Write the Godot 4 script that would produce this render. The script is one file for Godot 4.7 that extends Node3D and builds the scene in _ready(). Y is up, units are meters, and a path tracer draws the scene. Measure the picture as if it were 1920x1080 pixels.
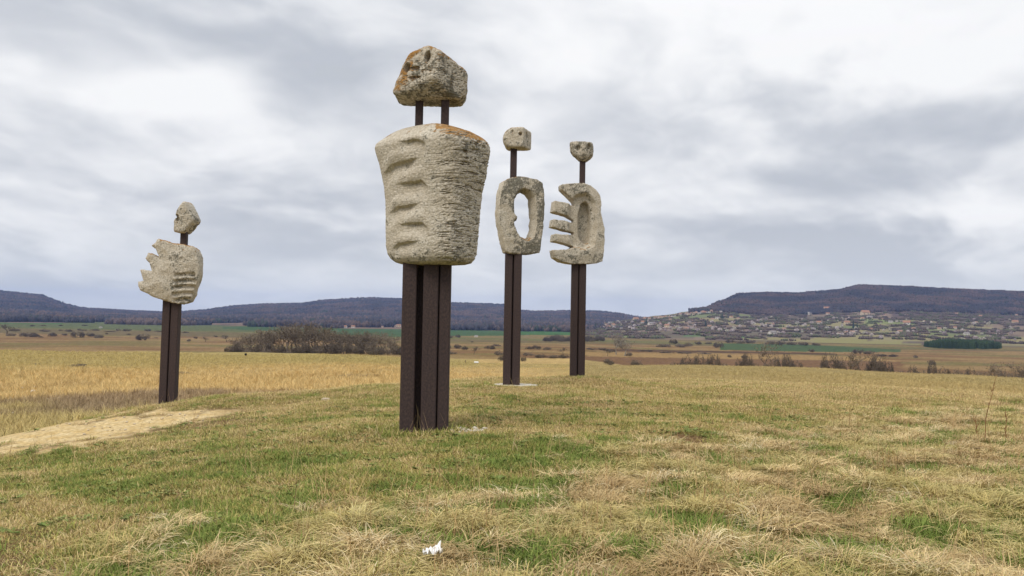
extends Node3D

# ---------------------------------------------------------------- shared numbers
const F := 1662.77            # focal length in pixels of a 1920 wide picture (60 degrees across)
const EYE := Vector3(0, 1.6, 0)
const PITCH := 0.03306
const ROLL := 0.018
var view := Basis.from_euler(Vector3(PITCH, 0, ROLL))
var n_soft := FastNoiseLite.new()
var n_fine := FastNoiseLite.new()
var n_patch := FastNoiseLite.new()
var n_cell := FastNoiseLite.new()
var n_cloud := FastNoiseLite.new()
var n_wisp := FastNoiseLite.new()
var n_stone := FastNoiseLite.new()
var used := {}
var rng := RandomNumberGenerator.new()
var M := {}
var feet := []               # where the four figures stand, with the height the mound must have there
var fall_left := PackedVector2Array([Vector2(0, -3.0), Vector2(30, -3.0), Vector2(60, -4.4), Vector2(100, -5.6), Vector2(160, -6.7), Vector2(215, -7.5), Vector2(250, -9.6), Vector2(330, -13.5), Vector2(480, -19.5), Vector2(700, -24.6), Vector2(1000, -27), Vector2(1500, -28.2), Vector2(2200, -28.6), Vector2(20000, -28.6)])
var fall_mid := PackedVector2Array([Vector2(0, -3.2), Vector2(30, -3.2), Vector2(60, -4.2), Vector2(100, -5.2), Vector2(150, -6.6), Vector2(200, -8.2), Vector2(300, -11.4), Vector2(450, -15.5), Vector2(700, -21), Vector2(1000, -25), Vector2(1500, -27.6), Vector2(2200, -28.6), Vector2(20000, -28.6)])
var fall_right := PackedVector2Array([Vector2(0, -2.0), Vector2(30, -2.0), Vector2(60, -3.0), Vector2(100, -4.2), Vector2(140, -5.15), Vector2(180, -9.0), Vector2(230, -12.4), Vector2(300, -15.6), Vector2(420, -19.5), Vector2(650, -23.5), Vector2(1000, -26.6), Vector2(1500, -28), Vector2(2200, -28.6), Vector2(20000, -28.6)])
var ridge_a := PackedVector2Array([Vector2(-1700, 566), Vector2(-1200, 548), Vector2(-700, 556), Vector2(-300, 538), Vector2(0, 548), Vector2(40, 553), Vector2(75, 556), Vector2(100, 566), Vector2(130, 576), Vector2(160, 581), Vector2(200, 583), Vector2(250, 586), Vector2(300, 588), Vector2(340, 588), Vector2(400, 583), Vector2(440, 577), Vector2(500, 573), Vector2(570, 572), Vector2(600, 567), Vector2(650, 563), Vector2(700, 561), Vector2(760, 564), Vector2(850, 571), Vector2(945, 574), Vector2(978, 585), Vector2(1000, 587), Vector2(1060, 586), Vector2(1110, 586), Vector2(1150, 589), Vector2(1190, 597), Vector2(1240, 604), Vector2(1500, 615), Vector2(2500, 640)])
var ridge_b := PackedVector2Array([Vector2(900, 640), Vector2(1000, 626), Vector2(1050, 619), Vector2(1100, 611), Vector2(1190, 598), Vector2(1260, 589), Vector2(1330, 580), Vector2(1345, 572), Vector2(1390, 553), Vector2(1440, 551), Vector2(1500, 552), Vector2(1580, 545), Vector2(1612, 537), Vector2(1700, 540), Vector2(1800, 545), Vector2(1920, 550), Vector2(2200, 555), Vector2(2500, 580)])
var scarp_b := PackedVector2Array([Vector2(900, 642), Vector2(1000, 628), Vector2(1050, 621), Vector2(1100, 613), Vector2(1190, 600), Vector2(1260, 591), Vector2(1330, 583), Vector2(1440, 592), Vector2(1520, 590), Vector2(1600, 586), Vector2(1720, 584), Vector2(1920, 592), Vector2(2500, 600)])


func _ready() -> void:
	# ------------------------------------------------------------ camera, sky, sun, exposure
	var cam := Camera3D.new()
	cam.name = "camera"
	cam.position = EYE
	cam.basis = view
	cam.fov = rad_to_deg(2.0 * atan(540.0 / F))
	cam.near = 0.1
	cam.far = 14000.0
	add_child(cam)
	setup_noise()
	var env := Environment.new()
	env.background_mode = Environment.BG_SKY
	var pan := PanoramaSkyMaterial.new()
	pan.panorama = make_sky()
	env.sky = Sky.new()
	env.sky.sky_material = pan
	env.background_energy_multiplier = 1.95 * 0.80
	env.tonemap_mode = Environment.TONE_MAPPER_LINEAR
	env.tonemap_exposure = 1.25
	env.sdfgi_enabled = true
	env.ssao_enabled = true
	env.ssil_enabled = true
	env.fog_enabled = true
	env.fog_density = 0.000065
	env.fog_light_color = Color(0.60, 0.73, 1.0)
	var we := WorldEnvironment.new()
	we.name = "world_environment"
	we.environment = env
	add_child(we)
	var sun := DirectionalLight3D.new()
	sun.name = "sun"
	sun.light_energy = 0.5
	sun.light_angular_distance = 25.0
	sun.light_color = Color(1.0, 0.96, 0.9)
	sun.shadow_enabled = true
	sun.rotation_degrees = Vector3(-48, -38, 0)
	add_child(sun)

	set_feet()
	materials()
	# ------------------------------------------------------------ land
	build_ground()
	build_hills()
	# ------------------------------------------------------------ sculptures
	build_large_figure()
	build_ring_figure()
	build_comb_figure()
	build_left_figure()
	# ------------------------------------------------------------ vegetation, houses, small things
	build_trees()
	build_villages()
	build_small_things()
	build_grass()
	tell_apart()


# ================================================================ helpers
func setup_noise() -> void:
	for a in [[n_soft, 11, 1.0, 4], [n_fine, 23, 1.0, 3], [n_patch, 37, 1.0, 2], [n_cloud, 5, 1.0, 6], [n_wisp, 71, 1.0, 5], [n_stone, 91, 1.0, 3]]:
		var n: FastNoiseLite = a[0]
		n.noise_type = FastNoiseLite.TYPE_SIMPLEX_SMOOTH
		n.seed = a[1]
		n.frequency = a[2]
		n.fractal_type = FastNoiseLite.FRACTAL_FBM
		n.fractal_octaves = a[3]
	n_cell.noise_type = FastNoiseLite.TYPE_CELLULAR
	n_cell.cellular_return_type = FastNoiseLite.RETURN_CELL_VALUE
	n_cell.frequency = 1.0
	n_cell.seed = 3
	n_cell.fractal_type = FastNoiseLite.FRACTAL_NONE


func table(t: PackedVector2Array, x: float) -> float:
	if x <= t[0].x:
		return t[0].y
	for i in range(1, t.size()):
		if x < t[i].x:
			var k := (x - t[i - 1].x) / (t[i].x - t[i - 1].x)
			return lerpf(t[i - 1].y, t[i].y, k)
	return t[t.size() - 1].y


func horizon(u: float) -> float:
	return 595.0 + ROLL * (u - 960.0)


func numbered(called: String) -> String:
	var k: int = used.get(called, 0)
	used[called] = k + 1
	return called if k == 0 else "%s_%03d" % [called, k]


func tag(o: Node, label: String, category: String, group := "", kind := "") -> Node:
	o.set_meta("label", label)
	o.set_meta("category", category)
	if group:
		o.set_meta("group", group)
	if kind:
		o.set_meta("kind", kind)
	return o


func thing(called: String, label: String, category: String, at: Vector3, group := "") -> Node3D:
	var o := Node3D.new()
	o.name = numbered(called)
	o.position = at
	add_child(o)
	tag(o, label, category, group)
	return o


func part(called: String, m: Mesh, mat: Material, parent: Node) -> MeshInstance3D:
	var o := MeshInstance3D.new()
	o.name = numbered(called) if parent == self else called
	o.mesh = m
	o.material_override = mat
	parent.add_child(o, true)
	return o


func copy_of(proto: Node3D, at: Vector3, turn: float, size: Vector3, label: String, group := "") -> Node3D:
	var c: Node3D = proto.duplicate()
	c.name = numbered(proto.get_meta("called"))
	c.remove_meta("called")
	c.visible = true
	c.position = at
	c.basis = Basis(Vector3.UP, turn).scaled_local(size)
	add_child(c)
	c.set_meta("label", label)
	c.set_meta("category", proto.get_meta("category"))
	if group:
		c.set_meta("group", group)
	return c


func ray(px: float, py: float) -> Vector3:
	return view * Vector3((px - 960.0) / F, -(py - 540.0) / F, -1.0)


func at_depth(px: float, py: float, d: float) -> Vector3:
	var r := ray(px, py)
	return EYE + r * (d / -r.z)


func hit(px: float, py: float, from := 2.0) -> Vector3:
	var r := ray(px, py)
	var t := from
	var last := from
	while t < 6000.0:
		var p := EYE + r * t
		if p.y < land(p.x, p.z):
			var a := last
			var b := t
			for i in 14:
				var c := (a + b) * 0.5
				var q := EYE + r * c
				if q.y < land(q.x, q.z):
					b = c
				else:
					a = c
			return EYE + r * b
		last = t
		t *= 1.02
	return EYE + r * 3000.0


func foot(px: float, d: float) -> Vector3:
	var p := at_depth(px, horizon(px), d)
	p.y = land(p.x, p.z)
	return p


func set_feet() -> void:
	var todo := []
	for a in [[795, 808, 12.3], [958.5, 722, 20.5], [1082, 706, 23.5], [315, 757, 20.0]]:
		var p := at_depth(a[0], a[1], a[2])
		todo.append(Vector3(p.x, p.z, p.y - ground(p.x, p.z)))
	feet = todo


# ---------------------------------------------------------------- land form
func ground(x: float, z: float) -> float:
	var r := sqrt(x * x + z * z)
	var d := maxf(-z, 1.0)
	var u := 960.0 + F * x / d if z < -1.0 else 960.0 + 4000.0 * signf(x)
	var wl := smoothstep(830.0, 560.0, u)
	var wr := smoothstep(1040.0, 1330.0, u)
	var h := 0.0
	if wl > 0.0:
		h += wl * table(fall_left, r)
	if wr > 0.0:
		h += wr * table(fall_right, r)
	if wl + wr < 1.0:
		h += (1.0 - wl - wr) * table(fall_mid, r)
	if r > 26.0:
		h += n_soft.get_noise_2d(x * 0.012, z * 0.012) * 0.9 * smoothstep(30.0, 90.0, r) * smoothstep(1500.0, 300.0, r)
	if r < 75.0:
		var ex := (x - 2.0) / (30.0 if x > 2.0 else 15.5)
		var ez := (z + 10.0) / (21.0 if z < -10.0 else 40.0)
		var rho := sqrt(ex * ex + ez * ez)
		var k := 1.0 - smoothstep(0.62, 1.55, rho)
		if k > 0.0:
			var top := -0.065 * maxf(0.0, -x - 0.6) - 0.012 * maxf(0.0, x - 4.0)
			top += 0.07 * n_soft.get_noise_2d(x * 0.25, z * 0.25) * smoothstep(2.0, 6.0, r)
			var gx := x - 1.9
			var gz := z + 23.0
			top += 0.16 * exp(-(gx * gx + gz * gz * 0.5) * 0.9)     # small tuffet left of the comb figure
			h = lerpf(h, top, k)
		for f in feet:
			var e: float = (x - f.x) * (x - f.x) + (z - f.y) * (z - f.y)
			if e < 60.0:
				h += f.z * exp(-e * 0.12)
	return h


func hill_a(u: float, d: float) -> float:
	var s := (d - 1750.0) / (4700.0 - 1750.0)
	if s < 0.0:
		return -31.0
	var yr := 1.6 + (horizon(u) - table(ridge_a, u)) / F * 4700.0
	var g := 0.0
	if s < 1.0:
		g = 0.16 * s / 0.5 if s < 0.5 else 0.16 + 0.84 * pow((s - 0.5) / 0.5, 0.85)
		g += 0.05 * n_soft.get_noise_2d(u * 0.008, d * 0.0016) * sin(PI * s) * (1.0 if s < 0.5 else 1.4)
	else:
		g = 1.0 - (s - 1.0) * 0.5
	return -30.0 + (yr + 30.0) * g


func hill_b(u: float, d: float) -> float:
	var d0 := 1250.0
	if u < 930.0 or d < d0:
		return -32.0
	var w := smoothstep(930.0, 1080.0, u)
	var ys := 1.6 + (horizon(u) - table(scarp_b, u)) / F * 2600.0
	var yr := 1.6 + (horizon(u) - table(ridge_b, u)) / F * 3300.0
	var h := 0.0
	if d < 2600.0:
		var s := (d - d0) / (2600.0 - d0)
		h = lerpf(-29.5, ys, pow(s, 1.12)) + 5.0 * n_soft.get_noise_2d(u * 0.006, d * 0.002) * sin(PI * s)
	elif d < 3300.0:
		h = lerpf(ys, yr, (d - 2600.0) / 700.0)
		h += 7.0 * n_soft.get_noise_2d(u * 0.012, d * 0.003) * sin(PI * (d - 2600.0) / 700.0)
	else:
		h = yr - (d - 3300.0) * 0.03
	return lerpf(-32.0, h, w)


func land(x: float, z: float) -> float:
	var h := ground(x, z)
	var d := -z
	if d > 1200.0:
		var u := 960.0 + F * x / d
		h = maxf(h, maxf(hill_a(u, d), hill_b(u, d)))
	return h


# ---------------------------------------------------------------- sky
func sky_value(dir: Vector3, blobs: Array) -> Color:
	var el := rad_to_deg(asin(clampf(dir.y, -1.0, 1.0)))
	var az := rad_to_deg(atan2(dir.x, -dir.z))
	var k := 1.0 / (maxf(dir.y, 0.0) + 0.24)
	var p := Vector2(dir.x, dir.z) * k
	p = Vector2(p.x * 0.9 + p.y * 0.25, p.y * 0.8 - p.x * 0.12)
	var w1 := n_wisp.get_noise_2d(p.x * 0.9 + 7.0, p.y * 0.9)
	var w2 := n_wisp.get_noise_2d(p.x * 0.9, p.y * 0.9 + 31.0)
	var n := n_cloud.get_noise_2d(p.x * 0.85 + w1 * 0.45, p.y * 1.0 + w2 * 0.45)
	var m := n_wisp.get_noise_2d(p.x * 2.2 + w2 * 0.5 + 50.0, p.y * 2.6 + w1 * 0.5)
	var f := n_wisp.get_noise_2d(p.x * 5.5 + w1 * 0.8 + 11.0, p.y * 5.0 + w2 * 0.8)
	var v := 0.56 + 0.50 * n + 0.30 * m + 0.20 * f
	for b in blobs:
		var dx: float = (az - b[0]) / b[2]
		var dy: float = (el - b[1]) / b[3]
		dx += w1 * 0.9 + f * 0.25
		dy += w2 * 0.7 + f * 0.25
		var e := dx * dx + dy * dy
		if e < 5.0:
			v += 1.15 * b[4] * exp(-e)
	v = clampf(v, 0.0, 1.0)
	v = lerpf(v, v * v * (3.0 - 2.0 * v), 0.5)
	var c := Color(0.765, 0.785, 0.820).lerp(Color(0.985, 0.988, 0.994), v)
	var low := smoothstep(7.0, 0.5, el)
	c = c.lerp(Color(0.875, 0.893, 0.908), low * 0.65)
	# an overcast sky grows brighter towards the zenith
	var k2 := (1.0 + 0.85 * smoothstep(14.0, 75.0, el)) / 1.95
	return Color(c.srgb_to_linear() * k2).linear_to_srgb()


func make_sky() -> ImageTexture:
	var blobs := []
	for a in [[420, 60, 11, 3.2, -0.32], [60, 60, 7, 3.0, -0.35], [90, 150, 8, 2.6, 0.45], [330, 175, 7, 1.5, 0.30], [800, 40, 8, 4, 0.12], [640, 170, 5, 2, -0.22], [300, 245, 9, 1.6, -0.25], [520, 275, 4, 1.4, 0.25], [950, 200, 4, 4, 0.35], [1700, 60, 14, 6, 0.45], [1200, 60, 8, 4, 0.12], [1350, 190, 10, 2.4, -0.25], [1780, 240, 10, 1.8, -0.38], [1500, 260, 3, 1.2, 0.2], [1680, 340, 7, 1.4, -0.42], [1850, 385, 5, 0.9, 0.35], [1580, 385, 8, 0.9, 0.2], [1500, 450, 9, 1.8, -0.32], [1700, 480, 7, 1.5, -0.3], [60, 440, 6, 1.3, 0.3], [20, 495, 2.5, 1.5, -0.45], [180, 530, 8, 0.9, -0.3], [560, 440, 6, 2.0, -0.3], [480, 400, 4, 1.0, -0.15], [660, 470, 5, 1.0, -0.2], [600, 535, 8, 0.8, 0.2], [1050, 560, 10, 1.2, 0.05], [1200, 420, 6, 2, 0.05]]:
		var dir := ray(a[0], a[1]).normalized()
		blobs.append([rad_to_deg(atan2(dir.x, -dir.z)), rad_to_deg(asin(dir.y)), a[2], a[3], a[4]])
	var lw := 768
	var img := Image.create(lw, lw / 2, false, Image.FORMAT_RGB8)
	for y in lw / 4 + 4:
		var el := (0.5 - (y + 0.5) / (lw / 2.0)) * PI
		for x in lw:
			img.set_pixel(x, y, sky_value(sky_dir((x + 0.5) / lw, el), blobs))
	img.fill_rect(Rect2i(0, lw / 4 + 4, lw, lw / 4 - 4), Color(0.66, 0.69, 0.735))
	var hw := 4096
	img.resize(hw, hw / 2, Image.INTERPOLATE_CUBIC)
	for y in range(620, 1026):
		var el := (0.5 - (y + 0.5) / (hw / 2.0)) * PI
		for x in range(-430, 430):
			img.set_pixel(posmod(x, hw), y, sky_value(sky_dir((x + 0.5) / hw, el), blobs))
	return ImageTexture.create_from_image(img)


func sky_dir(s: float, el: float) -> Vector3:
	var a := s * TAU       # the left edge of the panorama looks along -z
	return Vector3(sin(a) * cos(el), sin(el), -cos(a) * cos(el))


# ---------------------------------------------------------------- materials
func noise_tex(size: int, freq: float, seed_no: int, lo: Color, hi: Color, normal := false) -> NoiseTexture2D:
	var n := FastNoiseLite.new()
	n.noise_type = FastNoiseLite.TYPE_SIMPLEX_SMOOTH
	n.frequency = freq
	n.seed = seed_no
	n.fractal_octaves = 5
	var t := NoiseTexture2D.new()
	t.width = size
	t.height = size
	t.seamless = true
	t.noise = n
	t.as_normal_map = normal
	if not normal:
		var g := Gradient.new()
		g.set_color(0, lo)
		g.set_color(1, hi)
		t.color_ramp = g
	return t


func materials() -> void:
	var m := StandardMaterial3D.new()
	m.vertex_color_use_as_albedo = true
	m.roughness = 0.95
	m.metallic_specular = 0.25
	m.uv1_triplanar = true
	m.uv1_scale = Vector3(1.6, 1.6, 1.6)
	m.albedo_texture = noise_tex(512, 0.03, 4, Color(0.66, 0.64, 0.60), Color(1, 1, 1))
	m.heightmap_enabled = true
	m.heightmap_texture = noise_tex(512, 0.035, 9, Color(0, 0, 0), Color(1, 1, 1))
	m.heightmap_scale = 0.9
	M.stone = m
	m = StandardMaterial3D.new()
	m.roughness = 0.72
	m.metallic = 0.15
	m.metallic_specular = 0.35
	m.uv1_triplanar = true
	m.uv1_scale = Vector3(2.6, 2.0, 2.6)
	m.albedo_color = Color.WHITE
	m.albedo_texture = noise_tex(512, 0.02, 14, Color(0.21, 0.18, 0.182), Color(0.315, 0.255, 0.24))
	m.heightmap_enabled = true
	m.heightmap_texture = noise_tex(512, 0.08, 17, Color(0, 0, 0), Color(1, 1, 1))
	m.heightmap_scale = 0.25
	M.steel = m
	m = StandardMaterial3D.new()
	m.vertex_color_use_as_albedo = true
	m.roughness = 1.0
	m.metallic_specular = 0.1
	m.uv1_triplanar = true
	m.uv1_world_triplanar = true
	m.uv1_scale = Vector3(0.55, 0.55, 0.55)
	m.albedo_texture = noise_tex(1024, 0.02, 21, Color(0.60, 0.58, 0.56), Color(1, 1, 1))
	M.ground = m
	m = StandardMaterial3D.new()
	m.vertex_color_use_as_albedo = true
	m.roughness = 1.0
	m.metallic_specular = 0.1
	M.hill = m
	m = StandardMaterial3D.new()
	m.vertex_color_use_as_albedo = true
	m.roughness = 0.75
	m.metallic_specular = 0.25
	m.backlight_enabled = true
	m.backlight = Color(0.45, 0.45, 0.45)
	m.cull_mode = BaseMaterial3D.CULL_DISABLED
	M.grass = m
	m = StandardMaterial3D.new()
	m.vertex_color_use_as_albedo = true
	m.roughness = 0.95
	m.metallic_specular = 0.2
	m.cull_mode = BaseMaterial3D.CULL_DISABLED
	M.wood = m


func plain(c: Color, rough := 0.9) -> StandardMaterial3D:
	var m := StandardMaterial3D.new()
	m.albedo_color = c.linear_to_srgb()
	m.roughness = rough
	m.metallic_specular = 0.3
	return m


func tinted_wood(c: Color) -> StandardMaterial3D:
	var m: StandardMaterial3D = M.wood.duplicate()
	m.albedo_color = c.linear_to_srgb()
	return m


func mesh_from(v: PackedVector3Array, idx: PackedInt32Array, col := PackedColorArray(), smooth := true) -> ArrayMesh:
	var a := []
	a.resize(Mesh.ARRAY_MAX)
	a[Mesh.ARRAY_VERTEX] = v
	if smooth:
		var n := PackedVector3Array()
		n.resize(v.size())
		for i in range(0, idx.size(), 3):
			var p := v[idx[i]]
			var f := (v[idx[i + 2]] - p).cross(v[idx[i + 1]] - p)
			n[idx[i]] += f
			n[idx[i + 1]] += f
			n[idx[i + 2]] += f
		for i in n.size():
			n[i] = n[i].normalized() if n[i].length_squared() > 0.0 else Vector3.UP
		a[Mesh.ARRAY_NORMAL] = n
	if col.size():
		a[Mesh.ARRAY_COLOR] = col
	a[Mesh.ARRAY_INDEX] = idx
	var m := ArrayMesh.new()
	m.add_surface_from_arrays(Mesh.PRIMITIVE_TRIANGLES, a)
	return m


# ================================================================ ground
func sand_amount(x: float, z: float) -> float:
	# the bare sandy patch on the left shoulder of the mound
	var d := -z
	if d < 8.0 or d > 24.0 or x > -2.0:
		return 0.0
	var u := 960.0 + F * x / d
	var q := F * (1.6 - ground(x, z)) / d
	var c := lerpf(248.0, 180.0, clampf(u / 480.0, -0.6, 1.0))
	var wide := lerpf(31.0, 4.0, clampf((u - 120.0) / 340.0, 0.0, 1.0))
	var e := absf(q - c) / wide + 1.1 * n_fine.get_noise_2d(x * 1.6, z * 1.1) + 0.4 * n_soft.get_noise_2d(x * 0.5, z * 0.35)
	e += 0.45 * smoothstep(120.0, -40.0, u)
	return smoothstep(1.5, 0.45, e) * smoothstep(520.0, 380.0, u)


func soil_amount(x: float, z: float) -> float:
	var d := -z
	if d < 0.5 or d > 30.0:
		return 0.0
	var u := 960.0 + F * x / d
	var a := n_patch.get_noise_2d(x * 0.7 + 9.0, z * 0.5) + 0.5 * n_fine.get_noise_2d(x * 2.2, z * 2.2)
	var s := smoothstep(0.25, 0.55, a) * 0.75 * smoothstep(700.0, 200.0, u)
	var hx := x - 2.35
	var hz := z + 11.7
	s = maxf(s, smoothstep(1.0, 0.5, sqrt(hx * hx * 6.0 + hz * hz * 2.0)))
	s = maxf(s, smoothstep(0.35, 0.8, sand_amount(x, z) * 2.2))
	var q := F * (1.6 - ground(x, z)) / d
	if d > 10.0 and u < 560.0 and u > 60.0:
		# worn brown edge along the lower right of the sandy patch
		var t := absf(q - lerpf(232.0, 190.0, clampf((u - 100.0) / 400.0, 0.0, 1.0))) / 26.0
		s = maxf(s, 0.85 * smoothstep(1.3, 0.3, t + 0.9 * a) * smoothstep(560.0, 430.0, u))
	for f in feet:
		var e: float = sqrt((x - f.x) * (x - f.x) + (z - f.y) * (z - f.y))
		if e < 1.2:
			s = maxf(s, smoothstep(0.85, 0.45, e + 0.25 * n_fine.get_noise_2d(x * 2.0, z * 2.0)) * 0.85)
	if d < 7.5 and u < 260.0:
		s = maxf(s, smoothstep(0.0, 0.35, a + 0.1) * smoothstep(260.0, 40.0, u) * 0.8)
	return s


func dry_edge(u: float) -> float:
	return table(PackedVector2Array([Vector2(-200, 4.2), Vector2(0, 4.8), Vector2(300, 5.9), Vector2(500, 7.0), Vector2(900, 7.8), Vector2(1100, 9.6), Vector2(1300, 10.4), Vector2(1600, 14.5), Vector2(1900, 19), Vector2(2300, 22)]), u)


func dry_amount(x: float, z: float) -> float:
	var d := -z
	var u := 960.0 + F * x / maxf(d, 0.5)
	var e := dry_edge(u)
	var n := n_patch.get_noise_2d(x * 0.55, z * 0.45)
	return smoothstep(e * 1.16, e * 0.82, d + n * 2.0)


func is_mound(x: float, z: float) -> float:
	var ex := (x - 2.0) / (30.0 if x > 2.0 else 15.5)
	var ez := (z + 10.0) / (21.0 if z < -10.0 else 40.0)
	return 1.0 - smoothstep(0.88, 1.06, sqrt(ex * ex + ez * ez) + 0.06 * n_soft.get_noise_2d(x * 0.3, z * 0.3))


func field_color(x: float, z: float) -> Color:
	var r := sqrt(x * x + z * z)
	var d := maxf(-z, 1.0)
	var u := 960.0 + F * x / d
	var q := F * (1.6 - ground(x, z)) / d
	var n := n_soft.get_noise_2d(x * 0.02, z * 0.02)
	var n2 := n_soft.get_noise_2d(x * 0.005 + 40.0, z * 0.02)
	var straw := Color(0.59, 0.43, 0.19)
	var olive := Color(0.46, 0.365, 0.155)
	var rust := Color(0.27, 0.175, 0.095)
	var c := straw.lerp(olive, smoothstep(-0.15, 0.4, n2 + 0.4 * n))
	if u < 900.0:
		# reed meadow near, greener pasture on the rise before the brow
		c = c.lerp(Color(0.44, 0.36, 0.145), smoothstep(115.0, 150.0, r) * 0.8)
		c = c.lerp(rust, smoothstep(0.1, 0.45, n_soft.get_noise_2d(x * 0.04, z * 0.03 + 5.0)) * smoothstep(110.0, 70.0, r) * 0.8)
		var bx := (x + 24.0) / 7.0
		var bz := (z + 58.0) / 16.0
		c = c.lerp(Color(0.29, 0.21, 0.135), 0.8 * smoothstep(1.3, 0.5, bx * bx + bz * bz + 1.2 * n_soft.get_noise_2d(x * 0.1, z * 0.06)))
	elif u > 1080.0:
		c = c.lerp(Color(0.37, 0.30, 0.135), smoothstep(40.0, 80.0, r) * 0.7)
		c = c.lerp(rust, smoothstep(0.15, 0.5, n2) * smoothstep(90.0, 40.0, r) * 0.6)
	if r > 230.0:
		c = Color(0.36, 0.25, 0.12).lerp(Color(0.26, 0.16, 0.08), smoothstep(-0.2, 0.35, n_soft.get_noise_2d(x * 0.006, z * 0.012)))
		c = c.lerp(Color(0.24, 0.20, 0.085), smoothstep(0.0, 0.4, n_soft.get_noise_2d(x * 0.004 + 9.0, z * 0.008)))
		# strips of the far plain
		var v := n_cell.get_noise_2d(x * 0.0012, z * 0.006)
		if q < 47.0:
			c = c.lerp(Color(0.26, 0.215, 0.10), 0.7)
			if v > 0.3:
				c = c.lerp(Color(0.15, 0.12, 0.07), 0.5)
			elif v < -0.5:
				c = c.lerp(Color(0.16, 0.18, 0.07), 0.6)
		var qn := q + 0.8 * n_patch.get_noise_2d(x * 0.004, z * 0.004)
		var green := Color(0.085, 0.15, 0.06)
		if u < 480.0 and qn < 36.0 and qn > 22.0:
			c = Color(0.15, 0.175, 0.075) if qn > 29.0 or u > 120.0 else Color(0.10, 0.19, 0.06)
		if u > 420.0 and u < 1005.0 and qn > 24.0 + 0.010 * absf(u - 760.0) and qn < 41.0 - 0.032 * absf(u - 730.0):
			c = green
		if u > 960.0 and u < 1075.0 and qn > 24.0 and qn < 32.5 - 0.02 * absf(u - 1030.0):
			c = Color(0.085, 0.185, 0.06)
		if u > 1352.0 and u < 1690.0 and qn > 41.5 + 0.010 * (1690.0 - u) * 0.0 and qn < 54.0 - 0.02 * maxf(0.0, u - 1560.0) and qn > 41.0 + 0.03 * maxf(0.0, u - 1480.0):
			c = Color(0.10, 0.15, 0.068)
		var un := u + 60.0 * n_patch.get_noise_2d(x * 0.02, z * 0.01)
		if un > 1080.0 and un < 1660.0 and qn > 62.0 and qn < 70.0:
			c = Color(0.40, 0.27, 0.12)      # ochre stubble strip
		if un > 980.0 and un < 1690.0 and qn > 70.0 and r > 230.0:
			c = Color(0.24, 0.145, 0.08)
		if un > 1120.0 and un < 1560.0 and qn > 56.0 and qn < 60.0:
			c = Color(0.14, 0.09, 0.055)
	return c


func ground_color(x: float, z: float) -> Color:
	var r := sqrt(x * x + z * z)
	var k := is_mound(x, z) if r < 80.0 else 0.0
	var c := Color()
	if k < 1.0:
		c = field_color(x, z)
	if k > 0.0:
		var n := n_fine.get_noise_2d(x * 2.0, z * 2.0)
		var t := Color(0.20, 0.155, 0.07).lerp(Color(0.26, 0.20, 0.095), clampf(0.5 + n, 0.0, 1.0))
		var g := n_patch.get_noise_2d(x * 0.35, z * 0.35)
		t = t.lerp(Color(0.13, 0.13, 0.04), smoothstep(-0.1, 0.4, g) * 0.6)
		t = t.lerp(Color(0.22, 0.145, 0.075), soil_amount(x, z))
		var s := sand_amount(x, z)
		if s > 0.0:
			t = t.lerp(Color(0.74, 0.545, 0.25).lerp(Color(0.86, 0.70, 0.41), clampf(0.5 + 0.9 * n + 0.7 * n_fine.get_noise_2d(x * 6.0, z * 6.0), 0.0, 1.0)), s)
		c = t if k >= 1.0 else c.lerp(t, k)
	if r > 30.0:
		var m := 1.0 + 0.22 * n_fine.get_noise_2d(x * 9.0 / sqrt(r), z * 9.0 / sqrt(r)) + 0.16 * n_fine.get_noise_2d(x * 2.2 / sqrt(r), z * 3.5 / sqrt(r))
		c = Color(c.r * m, c.g * m, c.b * m)
	return c


func build_ground() -> void:
	var az := PackedFloat32Array()
	var a := -180.0
	while a < 180.0:
		az.append(a)
		a += 0.11 if absf(a) < 35.0 else (1.0 if absf(a) < 50.0 else 10.0)
	az.append(180.0)
	var rad := PackedFloat32Array()
	var r := 0.6
	while r < 6000.0:
		rad.append(r)
		r *= 1.010 if r > 9.0 and r < 24.0 else 1.024 if r < 60.0 else (1.02 if r < 1600.0 else 1.06)
	rad.append(6400.0)
	var nc := az.size()
	var nr := rad.size()
	var v := PackedVector3Array()
	var c := PackedColorArray()
	v.resize(nc * nr + 1)
	c.resize(nc * nr + 1)
	for j in nr:
		for i in nc:
			var t := deg_to_rad(az[i])
			var x := sin(t) * rad[j]
			var z := -cos(t) * rad[j]
			var k := j * nc + i
			if absf(az[i]) > 52.0 and rad[j] > 3.0:
				v[k] = Vector3(x, ground(x, z), z)
				c[k] = Color(0.25, 0.19, 0.08)
			else:
				v[k] = Vector3(x, ground(x, z), z)
				c[k] = ground_color(x, z)
	v[nc * nr] = Vector3(0, ground(0, 0), 0)
	c[nc * nr] = Color(0.24, 0.19, 0.08)
	var idx := PackedInt32Array()
	for i in nc - 1:
		idx.append_array([nc * nr, i, i + 1])
	for j in nr - 1:
		for i in nc - 1:
			var k := j * nc + i
			idx.append_array([k, k + nc, k + nc + 1, k, k + nc + 1, k + 1])
	var o := part("ground", mesh_from(v, idx, c), M.ground, self)
	tag(o, "grassy mound falling away to dry meadows and a wide flat plain", "ground", "", "structure")


# ================================================================ hills
func hill_mesh(f: Callable, col: Callable, u0: float, u1: float, du: float, ds: PackedFloat32Array) -> ArrayMesh:
	var nc := int((u1 - u0) / du) + 1
	var v := PackedVector3Array()
	var c := PackedColorArray()
	for d in ds:
		for i in nc:
			var u := u0 + du * i
			v.append(Vector3((u - 960.0) / F * d, f.call(u, d), -d))
			c.append(col.call(u, d))
	var idx := PackedInt32Array()
	for j in ds.size() - 1:
		for i in nc - 1:
			var k := j * nc + i
			idx.append_array([k, k + nc, k + nc + 1, k, k + nc + 1, k + 1])
	return mesh_from(v, idx, c)


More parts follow.
